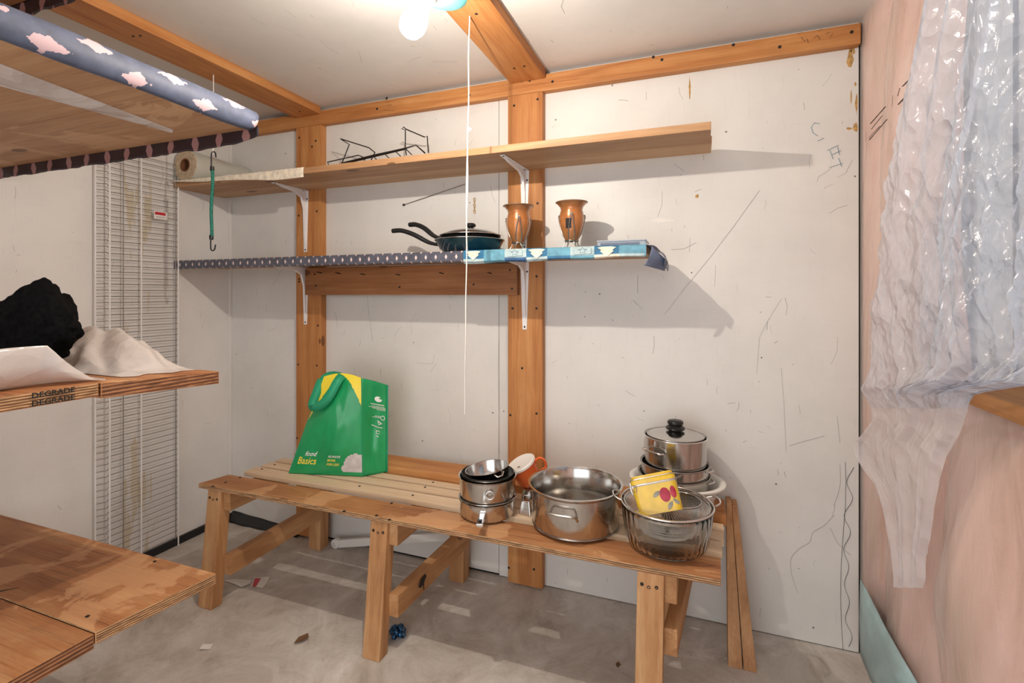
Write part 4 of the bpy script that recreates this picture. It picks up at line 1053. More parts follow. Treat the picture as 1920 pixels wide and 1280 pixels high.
t = thing('mixing_bowl', 'dark rimmed steel bowl nested inside the steamer pot', 'bowl', (*sc_, PBs + 0.09))
MB().lathe([(0, 0), (0.075, 0), (0.090, 0.02), (0.0955, 0.066), (0.0935, 0.066), (0.088, 0.022), (0.073, 0.003), (0, 0.003)], (sc_[0], sc_[1], PBs + 0.082), 56).build('bowl_body', 'steel_dark', t, smooth=40)
ring(sc_, 0.0955, PBs + 0.149, 0.0024).build('rim', 'black_plastic', t, smooth=80)
c3 = (sc_[0] + 0.005, sc_[1] + 0.004)
t = thing('mixing_bowl', 'small shiny steel pan tilted on top of the nested bowls', 'bowl', (c3[0], c3[1], PBs + 0.11))
tl = Matrix.Translation((c3[0], c3[1], PBs + 0.108)) @ Matrix.Rotation(math.radians(9), 4, Vector((0.35, -0.9, 0)))
MB().lathe([(0, 0), (0.062, 0), (0.072, 0.012), (0.079, 0.056), (0.081, 0.058), (0.0775, 0.057), (0.070, 0.014), (0.060, 0.003), (0, 0.003)], n=56).xf(tl).build('bowl_body', 'steel', t, smooth=40)
MB().tube([tl @ Vector(q) for q in ((0.055, -0.058, 0.05), (0.068, -0.064, 0.045), (0.078, -0.05, 0.045), (0.076, -0.03, 0.052))], 0.004, 8, flat=0.6).build('lug', 'chrome', t, smooth=60)

# orange mug with a cream lid leaning on a tin
mg = Vector((-0.640, -0.300, BT + 0.122))
t = thing('mug', 'orange travel mug with cream lid tilted behind the saucepans', 'mug', (mg.x, mg.y, BT + 0.10))
tm = Matrix.Translation(mg) @ Matrix.Rotation(math.radians(-24), 4, 'Y') @ Matrix.Rotation(math.radians(16), 4, 'X')
MB().lathe([(0, -0.058), (0.036, -0.058), (0.043, -0.045), (0.055, 0.02), (0.055, 0.022), (0, 0.022)], n=40).xf(tm).build('mug_body', 'orange', t, smooth=40)
MB().lathe([(0.057, 0.021), (0.060, 0.023), (0.060, 0.031), (0.056, 0.034), (0.050, 0.031), (0, 0.031)], n=40).xf(tm).build('mug_lid', 'cream_plastic', t, smooth=40)
MB().tube([tm @ Vector(q) for q in [tuple(p) for p in smoothpath([(0.050, 0.008, 0.012), (0.078, 0.010, 0.020), (0.090, 0.012, 0.0), (0.080, 0.010, -0.026), (0.046, 0.006, -0.034)], 5)]], 0.0075, 8, flat=0.7).build('handle', 'orange', t, smooth=60)
MB().prism([tm @ Vector(q) for q in ((-0.006, -0.030, 0.0316), (0.006, -0.031, 0.0316), (0.006, -0.026, 0.0316), (-0.006, -0.025, 0.0316))], tm.to_3x3() @ Vector((0, 0, 0.0008))).build('sip_hole', 'scar', t)
tn = Vector((-0.615, -0.306, BT + 0.0048))
t = thing('steel_teapot', 'small dark shiny steel teapot hidden between saucepan and stockpot', 'teapot', (tn.x, tn.y, BT))
MB().lathe([(0, 0), (0.026, 0), (0.033, 0.012), (0.030, 0.034), (0.022, 0.046), (0.024, 0.052), (0.0, 0.056)], tn, 32).build('pot_body', 'steel_dark', t, smooth=50)
MB().tube([tn + Vector(q) for q in ((0.0, -0.030, 0.014), (0.004, -0.046, 0.02), (0.006, -0.055, 0.036))], [0.006, 0.005, 0.004], 8).build('spout', 'steel_dark', t, smooth=60)
t = thing('steel_box_grater', 'bent sheet of steel standing beside the stockpot', 'grater', (-0.60, -0.415, BT))
gx, gy = -0.600, -0.418
MB().hexa([(gx - 0.015, gy - 0.012, PBs), (gx + 0.030, gy - 0.016, PBs), (gx + 0.030, gy + 0.018, PBs), (gx - 0.015, gy + 0.018, PBs)], [(gx - 0.008, gy - 0.004, PBs + 0.046), (gx + 0.022, gy - 0.006, PBs + 0.050), (gx + 0.022, gy + 0.010, PBs + 0.050), (gx - 0.008, gy + 0.012, PBs + 0.046)]).build('blade', 'steel', t, bevel=0.002)
MB().tube([(gx - 0.004, gy + 0.004, PBs + 0.046), (gx - 0.004, gy + 0.004, PBs + 0.066), (gx + 0.018, gy + 0.004, PBs + 0.066), (gx + 0.018, gy + 0.004, PBs + 0.048)], 0.0025, 6).build('handle', 'steel_dark', t, smooth=50)

# stockpot
sp = (-0.408, -0.418)
t = thing('stockpot', 'large open stainless steel stockpot in the middle of the bench', 'stockpot', (*sp, BT))
MB().lathe([(0, 0), (0.138, 0), (0.148, 0.004), (0.151, 0.014), (0.154, 0.128), (0.160, 0.136), (0.166, 0.139), (0.166, 0.142), (0.158, 0.142), (0.150, 0.130), (0.148, 0.016), (0.136, 0.006), (0, 0.006)], (sp[0], sp[1], PBs), 72).build('pot_body', 'steel', t, smooth=35)
ring(sp, 0.150, PBs + 0.006, 0.0025, n=72).build('base_band', 'steel_dark', t, smooth=80)
for (ax_, nm) in ((-1.62, 'front'), (-0.35, 'side')):
    ca, sa = math.cos(ax_), math.sin(ax_); tv = Vector((-sa, ca, 0)); rv = Vector((ca, sa, 0)); base = Vector((sp[0], sp[1], PBs + 0.085)) + rv * 0.153
    P = smoothpath([base - tv * 0.052 + Vector((0, 0, -0.010)), base - tv * 0.050 + rv * 0.014 + Vector((0, 0, 0.006)), base - tv * 0.040 + rv * 0.026 + Vector((0, 0, 0.012)), base + rv * 0.030 + Vector((0, 0, 0.012)), base + tv * 0.040 + rv * 0.026 + Vector((0, 0, 0.012)), base + tv * 0.050 + rv * 0.014 + Vector((0, 0, 0.006)), base + tv * 0.052 + Vector((0, 0, -0.010))], 5)
    if nm == 'front': MB().tube(P, 0.0042, 8).build('handle', 'steel', t, smooth=60)

# ribbed glass bowl holding a sieve
gb = (-0.097, -0.462)
t = thing('glass_bowl', 'large ribbed clear glass bowl at the front right of the bench', 'bowl', (*gb, BT))
MB().lathe([(0, 0), (0.108, 0), (0.118, 0.005), (0.126, 0.020), (0.136, 0.075), (0.141, 0.122), (0.142, 0.128), (0.138, 0.129), (0.134, 0.120), (0.130, 0.075), (0.120, 0.024), (0.110, 0.010), (0, 0.009)], (gb[0], gb[1], PBs), 144, flute=(36, 0.014, 0.11)).build('bowl_body', 'glass', t, smooth=50)
t = thing('wire_sieve', 'fine wire mesh sieve with loop handles sitting in the glass bowl', 'sieve', (gb[0], gb[1], BT + 0.04))
zs = PBs + 0.131
b = MB().lathe([(0.132, 0.0), (0.130, -0.018), (0.122, -0.040), (0.108, -0.062), (0.09, -0.078), (0.066, -0.089), (0.04, -0.095), (0.016, -0.097)], (gb[0], gb[1], zs), 90)
o = b.build('wire_mesh', 'wire_grey', t); o['kind'] = 'stuff'
md = o.modifiers.new('sub', 'SUBSURF'); md.subdivision_type = 'SIMPLE'; md.levels = 1; md.render_levels = 1
md = o.modifiers.new('wires', 'WIREFRAME'); md.thickness = 0.0009; md.use_replace = True; md.use_even_offset = False
MB().lathe([(0.131, -0.014), (0.134, -0.014), (0.1345, 0.002), (0.1315, 0.002)], (gb[0], gb[1], zs), 72, closed=True).build('rim_band', 'steel', t, smooth=40)
ring(gb, 0.143, zs + 0.003, 0.0034, n=72).build('rim', 'chrome', t, smooth=80)
for sgn, a0 in ((-1, pi + 0.15), (1, 0.35)):
    ca, sa = math.cos(a0), math.sin(a0); tv = Vector((-sa, ca, 0)); rv = Vector((ca, sa, 0)); base = Vector((gb[0], gb[1], zs + (0.012 if sgn < 0 else 0.004))) + rv * 0.143
    P = smoothpath([base - tv * 0.036, base - tv * 0.026 + rv * 0.020 + Vector((0, 0, 0.006)), base + rv * 0.026 + Vector((0, 0, 0.010)), base + tv * 0.026 + rv * 0.020 + Vector((0, 0, 0.006)), base + tv * 0.036], 5)
    MB().tube(P, 0.0026, 7).build('loop_handle', 'chrome', t, smooth=80)
# small dark pot in the sieve
sp2 = (gb[0] + 0.040, gb[1] + 0.030)
t = thing('small_saucepan', 'small dark steel pan lying inside the wire sieve', 'saucepan', (sp2[0], sp2[1], zs - 0.06))
MB().lathe([(0, 0), (0.052, 0), (0.060, 0.010), (0.066, 0.062), (0.064, 0.062), (0.058, 0.012), (0.05, 0.003), (0, 0.003)], (sp2[0], sp2[1], zs - 0.058), 48).build('pan_body', 'steel_dark', t, smooth=40)
ring(sp2, 0.066, zs + 0.005, 0.0018).build('rim', 'chrome', t, smooth=80)
# yellow canister tilted on top
cc = Vector((gb[0] - 0.028, gb[1] - 0.020, zs + 0.030))
t = thing('storage_canister', 'yellow ceramic canister with clip lid and painted plums, tilted in the sieve', 'canister', cc - Vector((0, 0, 0.05)))
tc_ = Matrix.Translation(cc) @ Matrix.Rotation(math.radians(-19), 4, 'Y') @ Matrix.Rotation(math.radians(-22), 4, 'X') @ Matrix.Rotation(math.radians(20.6 - 12), 4, 'Z')
def rrect(w, d_, r, n=5):
    out = []
    for sx_, sy_, a0 in ((1, 1, 0), (-1, 1, pi / 2), (-1, -1, pi), (1, -1, 3 * pi / 2)):
        for k in range(n + 1): a = a0 + k * pi / 2 / n; out.append((sx_ * (w - r) + r * math.cos(a), sy_ * (d_ - r) + r * math.sin(a)))
    return out
def rbox(w, d_, r, z0, z1, taper=1.0):
    bb = MB(); q0 = rrect(w * taper, d_ * taper, r); q1 = rrect(w, d_, r); n_ = len(q0)
    bb.add([(x, y, z0) for x, y in q0] + [(x, y, z1) for x, y in q1], [list(range(n_))[::-1], list(range(n_, 2 * n_))] + [[i, (i + 1) % n_, n_ + (i + 1) % n_, n_ + i] for i in range(n_)])
    return bb
CWd, CD = 0.071, 0.040
rbox(CWd, CD, 0.016, -0.055, 0.030, 0.94).xf(tc_).build('canister_body', 'canister', t, smooth=50)
rbox(CWd * 0.97, CD * 0.97, 0.015, 0.0302, 0.037).xf(tc_).build('seal', 'cream_plastic', t, smooth=50)
rbox(CWd, CD, 0.016, 0.0372, 0.052).xf(tc_).build('canister_lid', 'canister', t, smooth=50)
rbox(CWd * 0.93, CD * 0.93, 0.016, 0.0522, 0.062).xf(tc_).build('lid_top', 'canister', t, smooth=50)
for zz in (0.0345, 0.0525):
    q = rrect(CWd + 0.0012, CD + 0.0012, 0.017)
    MB().tube([tc_ @ Vector((x, y, zz)) for x, y in q], 0.0016, 6, closed=True).build('wire_band', 'chrome', t, smooth=80)
MB().tube([tc_ @ Vector(p) for p in ((-CWd - 0.003, -0.016, 0.010), (-CWd - 0.006, -0.018, 0.030), (-CWd - 0.004, -0.016, 0.050), (-CWd - 0.004, 0.014, 0.050), (-CWd - 0.006, 0.016, 0.030), (-CWd - 0.003, 0.014, 0.010))], 0.0018, 6, closed=True).build('clip', 'chrome', t, smooth=60)
MB().tube([tc_ @ Vector(p) for p in ((-CWd + 0.006, -CD - 0.003, 0.016), (-CWd + 0.004, -CD - 0.004, 0.034), (-CWd + 0.016, -CD - 0.004, 0.034), (-CWd + 0.014, -CD - 0.003, 0.016))], 0.0016, 6, closed=True).build('clip', 'chrome', t, smooth=60)
def decal(poly, m, name, off=0.0012, bulge=0.0012):
    c_ = Vector((sum(p[0] for p in poly) / len(poly), sum(p[1] for p in poly) / len(poly)))
    def at(p, o_):
        x, z = p; tp = 0.94 + 0.06 * (z + 0.055) / 0.085
        xx = abs(x) - (CWd - 0.016); yy = -(CD * tp) if xx < 0 else -(CD * tp - 0.016 + math.sqrt(max(0, 0.016 ** 2 - xx * xx)))
        return tc_ @ Vector((x, yy - o_, z))
    n_ = len(poly)
    bb = MB(); bb.add([at(p, off) for p in poly] + [at((c_[0], c_[1]), off + bulge)], [[i, (i + 1) % n_, n_] for i in range(n_)])
    bb.build(name, m, t, smooth=80)
ell = lambda x, z, rx, rz, rot_=0: [(x + rx * math.cos(a) * math.cos(rot_) - rz * math.sin(a) * math.sin(rot_), z + rx * math.cos(a) * math.sin(rot_) + rz * math.sin(a) * math.cos(rot_)) for a in [k * pi / 10 for k in range(20)]]
lf = lambda x, z, L_, w_, rot_: [(x + u * math.cos(rot_) - v * math.sin(rot_), z + u * math.sin(rot_) + v * math.cos(rot_)) for u, v in [(-L_, 0), (-L_ * .5, w_ * .8), (0, w_), (L_ * .5, w_ * .7), (L_, 0), (L_ * .5, -w_ * .6), (0, -w_ * .9), (-L_ * .5, -w_ * .7)]]
decal(lf(0.002, 0.000, 0.016, 0.007, 0.5), 'leaf', 'painted_leaf')
decal(lf(0.034, -0.038, 0.016, 0.007, 0.9), 'leaf', 'painted_leaf', 0.0010)
decal(lf(0.054, -0.030, 0.013, 0.006, 2.3), 'leaf', 'painted_leaf', 0.0010)
decal(ell(0.026, -0.006, 0.0165, 0.021), 'plum', 'painted_plum', 0.0016)
decal(ell(0.052, -0.002, 0.009, 0.018), 'plum', 'painted_plum', 0.0014)

# white basin with three nested pots
BZ0 = BT + 0.029
bs_ = (-0.078, -0.165)
t = thing('plastic_basin', 'white plastic basin with side grips under the stack of pots', 'basin', (*bs_, BZ0))
MB().lathe([(0, 0), (0.118, 0), (0.128, 0.006), (0.150, 0.070), (0.160, 0.082), (0.168, 0.084), (0.172, 0.080), (0.173, 0.086), (0.166, 0.090), (0.155, 0.087), (0.145, 0.074), (0.122, 0.010), (0, 0.006)], (bs_[0], bs_[1], BZ0), 64, sy=0.86).build('basin_body', 'basin', t, smooth=50)
MB().tube([(bs_[0] + 0.158 * math.cos(a), bs_[1] + 0.158 * 0.86 * math.sin(a), BZ0 + 0.064) for a in [-1.35 + i * 0.09 for i in range(9)]], 0.006, 8).build('grip', 'basin', t, smooth=60)
pc_ = (-0.088, -0.165)
specs = (('cooking_pot', 'lowest steel cooking pot of the stack, resting in the white basin', 0.128, BZ0 + 0.008, 0.098),
         ('cooking_pot', 'middle steel cooking pot of the stack, its rim just showing', 0.1215, BZ0 + 0.034, 0.112),
         ('cooking_pot', 'top steel cooking pot of the stack, under the lid', 0.1125, BZ0 + 0.062, 0.186))
for k, (nm, lab, r_, z0, h) in enumerate(specs):
    q = (pc_[0] + 0.003 * k, pc_[1] + 0.004)
    t = thing(nm, lab, 'pot', (q[0], q[1], z0), 'steel pots stacked in the basin')
    MB().lathe([(0, 0), (r_ - 0.016, 0), (r_ - 0.005, 0.006), (r_ - 0.002, 0.018), (r_, h - 0.003), (r_ + 0.003, h), (r_ + 0.002, h + 0.001), (r_ - 0.0025, h - 0.002), (r_ - 0.0045, 0.018), (r_ - 0.016, 0.004), (0, 0.004)], (q[0], q[1], z0), 64).build('pot_body', 'steel', t, smooth=35)
    ring(q, r_ + 0.0025, z0 + h, 0.0026, n=64).build('rim', 'chrome' if k == 2 else 'steel_dark', t, smooth=80)
    if k == 2:
        a_ = -2.25; ca, sa = math.cos(a_), math.sin(a_); tv = Vector((-sa, ca, 0)); rv = Vector((ca, sa, 0)); base = Vector((q[0], q[1], z0 + h - 0.045)) + rv * 0.112
        MB().tube(smoothpath([base - tv * 0.045, base - tv * 0.042 + rv * 0.018 + Vector((0, 0, 0.004)), base + rv * 0.026 + Vector((0, 0, 0.006)), base + tv * 0.042 + rv * 0.018 + Vector((0, 0, 0.004)), base + tv * 0.045], 5), 0.004, 8).build('handle', 'chrome', t, smooth=60)
    else:
        a_ = -0.15; ca, sa = math.cos(a_), math.sin(a_); tv = Vector((-sa, ca, 0)); rv = Vector((ca, sa, 0)); base = Vector((q[0], q[1], z0 + h - 0.012)) + rv * (r_ + 0.001)
        MB().tube(smoothpath([base - tv * 0.03, base + rv * 0.014, base + tv * 0.03], 5), 0.003, 8).build('handle', 'chrome', t, smooth=60)
zl = BZ0 + 0.062 + 0.186 - 0.002
ql = (pc_[0] + 0.006, pc_[1] + 0.004)
t = thing('pot_lid', 'domed steel lid with round black knob on the topmost pot', 'lid', (ql[0], ql[1], zl))
MB().lathe([(0.104, 0.0), (0.104, 0.004), (0.096, 0.006), (0.070, 0.013), (0.034, 0.018), (0, 0.019), (0, 0.017), (0.06, 0.013), (0.1, 0.003), (0.102, 0.0)], (ql[0], ql[1], zl), 64).build('lid_dome', 'steel', t, smooth=50)
ring(ql, 0.1035, zl + 0.004, 0.0024, n=64).build('rim', 'steel_dark', t, smooth=80)
MB().lathe([(0.022, 0.017), (0.024, 0.020), (0.034, 0.025), (0.036, 0.031), (0.028, 0.037), (0.024, 0.040), (0.028, 0.044), (0.030, 0.051), (0.026, 0.057), (0.012, 0.060), (0, 0.060)], (ql[0], ql[1], zl), 40).build('knob', 'black_plastic', t, smooth=50)

# ================================================================== HANGING PLASTIC SHEET
ROWS = [(-215, 1752, 2010), (-120, 1740, 2010), (0, 1728, 2010), (100, 1710, 2010), (200, 1692, 2010), (300, 1677, 2010), (400, 1664, 2010), (500, 1654, 2010), (600, 1647, 2010), (680, 1642, 2000), (716, 1640, 1960),
        (738, 1638, 1822), (758, 1637, 1798), (785, 1630, 1782), (812, 1610, 1772), (832, 1592, 1760), (855, 1598, 1748), (880, 1612, 1742), (905, 1630, 1736), (950, 1647, 1728), (1000, 1654, 1720), (1050, 1660, 1712), (1080, 1663, 1711), (1098, 1662, 1706)]
def rowat(v):
    for (v0, l0, r0), (v1, l1, r1) in zip(ROWS, ROWS[1:]):
        if v <= v1:
            t = (v - v0) / (v1 - v0); return l0 + (l1 - l0) * t, r0 + (r1 - r0) * t
    return ROWS[-1][1:]
def sheet(a, c):
    v = -215 + (1098 + 215) * c
    l, r = rowat(v)
    # columns gather towards the pinned top edge and fan out below
    g = a + 0.10 * math.sin(a * pi) * max(0, 1 - (v + 215) / 500)
    u = l + (r - l) * g
    p = on_x(u, v, XR - 0.090)
    k = min(1.0, max(0.0, (v + 50) / 450)); tail = max(0.0, min(1.0, (v - 730) / 60))
    fold = 0.016 * math.sin(a * 46 + 3 * nz((a * 4, c * 2, 2))) * (1 - 0.75 * k) * (0.5 + abs(nz((a * 6, 0.3, 1.0)))) + 0.012 * math.sin(a * 15 + 2.5 * c) * (1 - 0.4 * tail)
    crumple = (0.016 * abs(nz((a * 10 + c * 4, c * 9, 3))) + 0.011 * abs(nz((a * 26 - c * 20, c * 11, 5))) + 0.007 * abs(nz((a * 50 + c * 34, c * 22, 9)))) * k * (1 - 0.8 * tail)
    if 690 < v < 770: crumple += 0.014 * (1 - abs(v - 730) / 40) * (1 - a * 0.4)
    x = XR - 0.080 - fold - crumple * 1.3 + 0.010 * tail
    z = min(p.z, ZC - 0.004)
    return (min(x, XR - 0.064), min(p.y, -0.012), z)
o = MB().grid(sheet, 170, 260, mfn=lambda a, c: 1 if -215 + 1313 * c > 765 else 0).build('plastic_sheet', ['sheet', 'sheet_single'], smooth=45)
tag(o, 'crumpled translucent plastic sheet hanging over the window', 'plastic sheet')

# ================================================================== WIRE SHELF STANDING AGAINST THE LEFT WALL
rk = thing('wire_shelf', 'tall white wire closet shelf stood on end against the left wall', 'wire shelf', (XL + 0.03, -0.52, 0))
RY0, RY1, RZ0, RZ1 = -0.712, -0.338, 0.045, 1.985
xr_ = XL + 0.028
for y, m_, dx, r_ in ((RY0, 'wire_white', 0.0, 0.0032), (RY0 + 0.040, 'wire_white', 0.030, 0.0036), (-0.600, 'wire_shaded', 0.004, 0.0024), (-0.520, 'wire_white', 0.006, 0.0032), (RY1, 'wire_white', 0.006, 0.0034), (RY1 - 0.010, 'wire_shaded', 0.0, 0.0024)):
    MB().tube([(xr_ + dx, y, RZ0 - (0.040 if m_ == 'wire_white' else 0)), (xr_ + dx, y, RZ1)], r_, 8).build('rod', m_, rk, smooth=80)
nw = 69
wm = None
for i in range(nw):
    z = RZ0 + 0.012 + (RZ1 - RZ0 - 0.02) * i / (nw - 1)
    if wm is None:
        b = MB().tube([(xr_, RY0 - 0.002, z), (xr_ + 0.024, RY0 + 0.034, z + 0.002), (xr_ + 0.003, RY0 + 0.046, z), (xr_ + 0.003, RY1, z)], 0.0019, 5)
        o = b.build('cross_wire', 'wire_shaded', rk, smooth=80); wm = o.data; w0 = W[o.name].copy(); z00 = z
    else:
        o = bpy.data.objects.new('cross_wire', wm); COL.objects.link(o); place(o, w0 + Vector((0, 0, z - z00)), rk)
tg = on_x(300, 404, xr_ + 0.010)
to = MB().box(tg.x, tg.x + 0.002, tg.y - 0.030, tg.y + 0.038, tg.z - 0.018, tg.z + 0.020).build('paper_tag', 'paper', rk)
MB().box(tg.x + 0.0021, tg.x + 0.0028, tg.y - 0.026, tg.y + 0.026, tg.z + 0.002, tg.z + 0.016).build('red_band', 'red', to)
MB().box(tg.x + 0.0021, tg.x + 0.0026, tg.y - 0.020, tg.y + 0.022, tg.z - 0.010, tg.z - 0.007).build('printed_line', 'pencil', to)

# ================================================================== PLYWOOD SHELVES AT THE LEFT
XA = XL + 0.001
def plankh(parent, y0, y1, x1a, x1b, zt0, zt1, th, mats, name='plank', xw=XA):
    """plank along x from the left wall; near edge y0 (end x1a, top zt0), far edge y1 (end x1b, top zt1)"""
    return MB().hexa([(xw, y0, zt0 - th), (x1a, y0, zt0 - th), (x1b, y1, zt1 - th), (xw, y1, zt1 - th)], [(xw, y0, zt0), (x1a, y0, zt0), (x1b, y1, zt1), (xw, y1, zt1)], 0, 1).build(name, mats, parent, bevel=0.0015)
lo_ = thing('plywood_shelf', 'lowest plywood shelf at the left, two bare planks', 'shelf', (-1.95, -1.4, 0.46))
plankh(lo_, -1.369, -1.085, -1.366, -1.320, 0.494, 0.494, 0.031, ['ply_x', 'ply_edge'])
plankh(lo_, -1.95, -1.372, -1.372, -1.366, 0.492, 0.490, 0.036, ['ply_x', 'ply_edge_dark'])
dots(lo_, [on_z(164, 1155, 0.4945), on_z(290, 1052, 0.4945)], 'z', 0.005)
q0, q1 = on_z(-20, 1112, 0.4948), on_z(37, 1101, 0.4948)
MB().prism([q0 + Vector((0, -0.006, 0)), q1, q0 + Vector((0, 0.006, 0))], (0, 0, 0.0006)).build('ink_mark', 'ink', lo_)

mid = thing('plywood_shelf', 'middle plywood shelf at the left, stamped edge, plastic lying on it', 'shelf', (-1.95, -1.4, 1.05))
plankh(mid, -1.383, -1.082, -1.320, -1.312, 1.100, 1.085, 0.036, ['ply_x', 'ply_edge_dark'])
near = plankh(mid, -1.95, -1.387, -1.318, -1.322, 1.104, 1.102, 0.032, ['ply_x', 'ply_edge'])
for zz in (1.0735, 1.0905):
    y0 = on_x(58, 740, -1.319).y
    text_part('DEGRADE', lambda x, y, zz=zz, y0=y0: (-1.3205 + 0.0032 + (-1.95 * 0), y0 + x, zz + y), 0.0155, 'stamped_letters', 'ink', near, bold=0.0005, sx=1.12)

up = thing('plywood_shelf', 'upper plywood shelf at the left edged with slate star liner', 'shelf', (-1.95, -1.4, 1.79))
plankh(up, -1.30, -1.046, -1.220, -1.215, 1.812, 1.812, 0.018, ['ply_under', 'ply_edge'])
plankh(up, -2.1, -1.302, -1.226, -1.220, 1.812, 1.812, 0.018, ['ply_under', 'ply_edge'])
def bulge(a, c):
    y = -2.05 + a * (2.05 - 1.050); ang = -0.55 * pi + c * 1.08 * pi
    r = 0.030 + 0.006 * nz((y * 4, 0, 2)) + 0.004 * (1 - a)
    lift = 0.020 * max(0, (a - 0.86) / 0.14) ** 2 * math.sin(c * pi)
    return (-1.226 + r * math.cos(ang) * 0.75 + lift * 0.4, y + 0.02 * max(0, (a - 0.9) / 0.1) * (c - 0.5), 1.822 + r * 1.10 * math.sin(ang) - 0.014 * max(0, (a - 0.8) / 0.2) * c)
MB().grid(bulge, 80, 18).build('star_liner', 'liner_slate', up, smooth=70, solid=0.001)
lipf = lambda a, c: (XA + a * (-1.20 - XA), -1.046 + 0.004 * math.sin(a * 40) * c, 1.800 - 0.046 * c - 0.004 * nz((a * 30, 0, 0)) * c + (0.020 * max(0, (a - 0.93) / 0.07)) * c)
MB().grid(lipf, 120, 6).build('hanging_liner', 'liner_lip_shaded', up, smooth=60, solid=0.001)
# loose strip of film hanging under the shelf
s0 = [on_z(-30, 112, 1.788), on_z(325, 246, 1.788), on_z(322, 252, 1.787), on_z(-30, 160, 1.784)]
def stripf(a, c):
    top = s0[0].lerp(s0[1], a); bot = s0[3].lerp(s0[2], a)
    p = top.lerp(bot, c); p.z = 1.7925 - 0.012 * math.sin(c * pi) * (1 - a * 0.8) - 0.0012 * abs(math.sin(c * 9))
    return p
MB().grid(stripf, 30, 12).build('film_strip', 'film_white', up, smooth=70)

top = thing('plywood_shelf', 'topmost plywood shelf at the left with dark hanging liner, partly painted shade', 'shelf', (-1.95, -1.5, 2.18))
plankh(top, -1.55, -1.254, -1.285, -1.285, 2.212, 2.212, 0.018, ['ply_under', 'ply_edge'])
plankh(top, -2.1, -1.553, -1.285, -1.285, 2.212, 2.212, 0.018, ['ply_under', 'ply_edge'])
MB().grid(lambda a, c: (XA + a * (-1.285 - XA), -1.252 + 0.003 * math.sin(a * 40) * c, 2.205 - 0.058 * c - 0.004 * nz((a * 30, 5, 0)) * c), 100, 6).build('hanging_liner', 'liner_lip_shaded', top, smooth=60, solid=0.001)

# ------------------------------------------------------------------ things on the middle shelf
def tent(a, c):
    x = -2.05 + a * 0.665; y = -1.300 + c * 0.200
    h = 0.108 * math.exp(-((x + 1.70 - 0.10 * (c - .5)) / 0.15) ** 2) * max(0, 1 - ((c - 0.60) / 0.62) ** 2) + 0.030 * math.exp(-((x + 1.52) / 0.09) ** 2) * max(0, 1 - ((c - 0.7) / 0.5) ** 2)
    h += 0.060 * abs(nz((x * 7 + y * 5, y * 8, 2.0))) * (0.25 + h * 6) - 0.03 * h * 8 * abs(nz((x * 13, y * 11 - x * 6, 6.0)))
    e = min(1, 6 * min(a, 1 - a, c, 1 - c) + 0.02)
    base = 1.100 - 0.015 * (y + 1.383) / 0.30
    return (x + 0.03 * nz((c * 4, 1, 0)), y + 0.012 * nz((a * 5, 3, 3)), base + 0.0025 + max(0, h) * e)
o = MB().grid(tent, 70, 36).build('crumpled_plastic_film', 'film_white', smooth=35, solid=0.0006)
tag(o, 'crumpled white plastic film heaped on the middle shelf', 'plastic film')
def flap(a, c):
    y = -1.92 + a * 0.56                     # from the near side towards the far plank
    fall = max(0.0, min(1.0, (a - 0.80) / 0.20))
    hgt = 0.088 * (1 - fall) ** 1.6
    if c < 0.5:
        x = -1.80 + (c / 0.5) * 0.40; z = 0.0
    else:
        k = (c - 0.5) / 0.5; x = -1.40 + 0.050 * math.sin(k * pi / 2) + 0.030 * fall * k; z = hgt * (k ** 1.5) + 0.004 * math.sin(a * 11) * k
    x += 0.06 * fall * (c ** 2)
    return (min(x, -1.345), y, 1.1055 + z + 0.003 * abs(nz((x * 9, y * 9, 1))))
o = MB().grid(flap, 50, 40).build('plastic_offcut', 'film_white', smooth=60, solid=0.0008)
tag(o, 'smooth white plastic offcut with turned up edge on the near plank', 'plastic film')
# black garment thrown on the shelf
def blob(a, c):
    th, ph = a * 2 * pi, c * pi
    d = Vector((math.sin(ph) * math.cos(th), math.sin(ph) * math.sin(th), math.cos(ph)))
    lobes = 1 + 0.22 * nz(d * 1.6, 1, 4.0) + 0.16 * abs(nz(d * 3.2, 1, 1.0)) + 0.07 * nz(d * 7, 1, 2.0)
    p = Vector((-1.665 + d.x * 0.215 * lobes, -1.385 + d.y * 0.070 * lobes, 1.212 + d.z * 0.088 * lobes))
    w = math.exp(-((p.x + 1.545) / 0.062) ** 2) * max(0, d.z) ** 0.6
    p.z += 0.070 * w; p.x += 0.012 * w
    p.z -= 0.010 * math.exp(-((p.x + 1.66) / 0.10) ** 2) * max(0, d.z)
    p.z = max(p.z, 1.1105 + 0.002 * nz(d * 3))
    return p
o = MB().grid(blob, 72, 40).build('black_garment', 'black_cloth', smooth=80)
tag(o, 'crumpled black cloth garment lying on the middle shelf', 'garment')

# ================================================================== SCRAPS ON THE FLOOR
def scrap(name, px_, m_, label, cat, lift=0.004, seed=1):
    ps = [on_z(u, v, 0.0012) for u, v in px_]; n_ = len(ps); cen_ = sum(ps, Vector()) / n_
    r2 = random.Random(seed)
    for p in ps: p.z += r2.uniform(0, lift)
    b2 = MB(); b2.add(ps + [cen_ + Vector((0, 0, lift * 0.4))], [[i, (i + 1) % n_, n_] for i in range(n_)])
    o2 = b2.build(name, m_, solid=0.0008); tag(o2, label, cat); return o2
scrap('paper_scrap', [(374, 1219), (380, 1210), (400, 1207), (394, 1217)], 'paper', 'small square of white paper on the concrete', 'paper', 0.006, 2)
scrap('torn_paper', [(421, 1089), (440, 1088), (472, 1089), (470, 1096), (452, 1103), (445, 1097)], 'paper', 'torn pale paper scrap under the bench end', 'paper', 0.012, 3)
o = thing('torn_wrapper', 'torn white wrapper with red print beside the paper scrap', 'wrapper', on_z(490, 1094, 0))
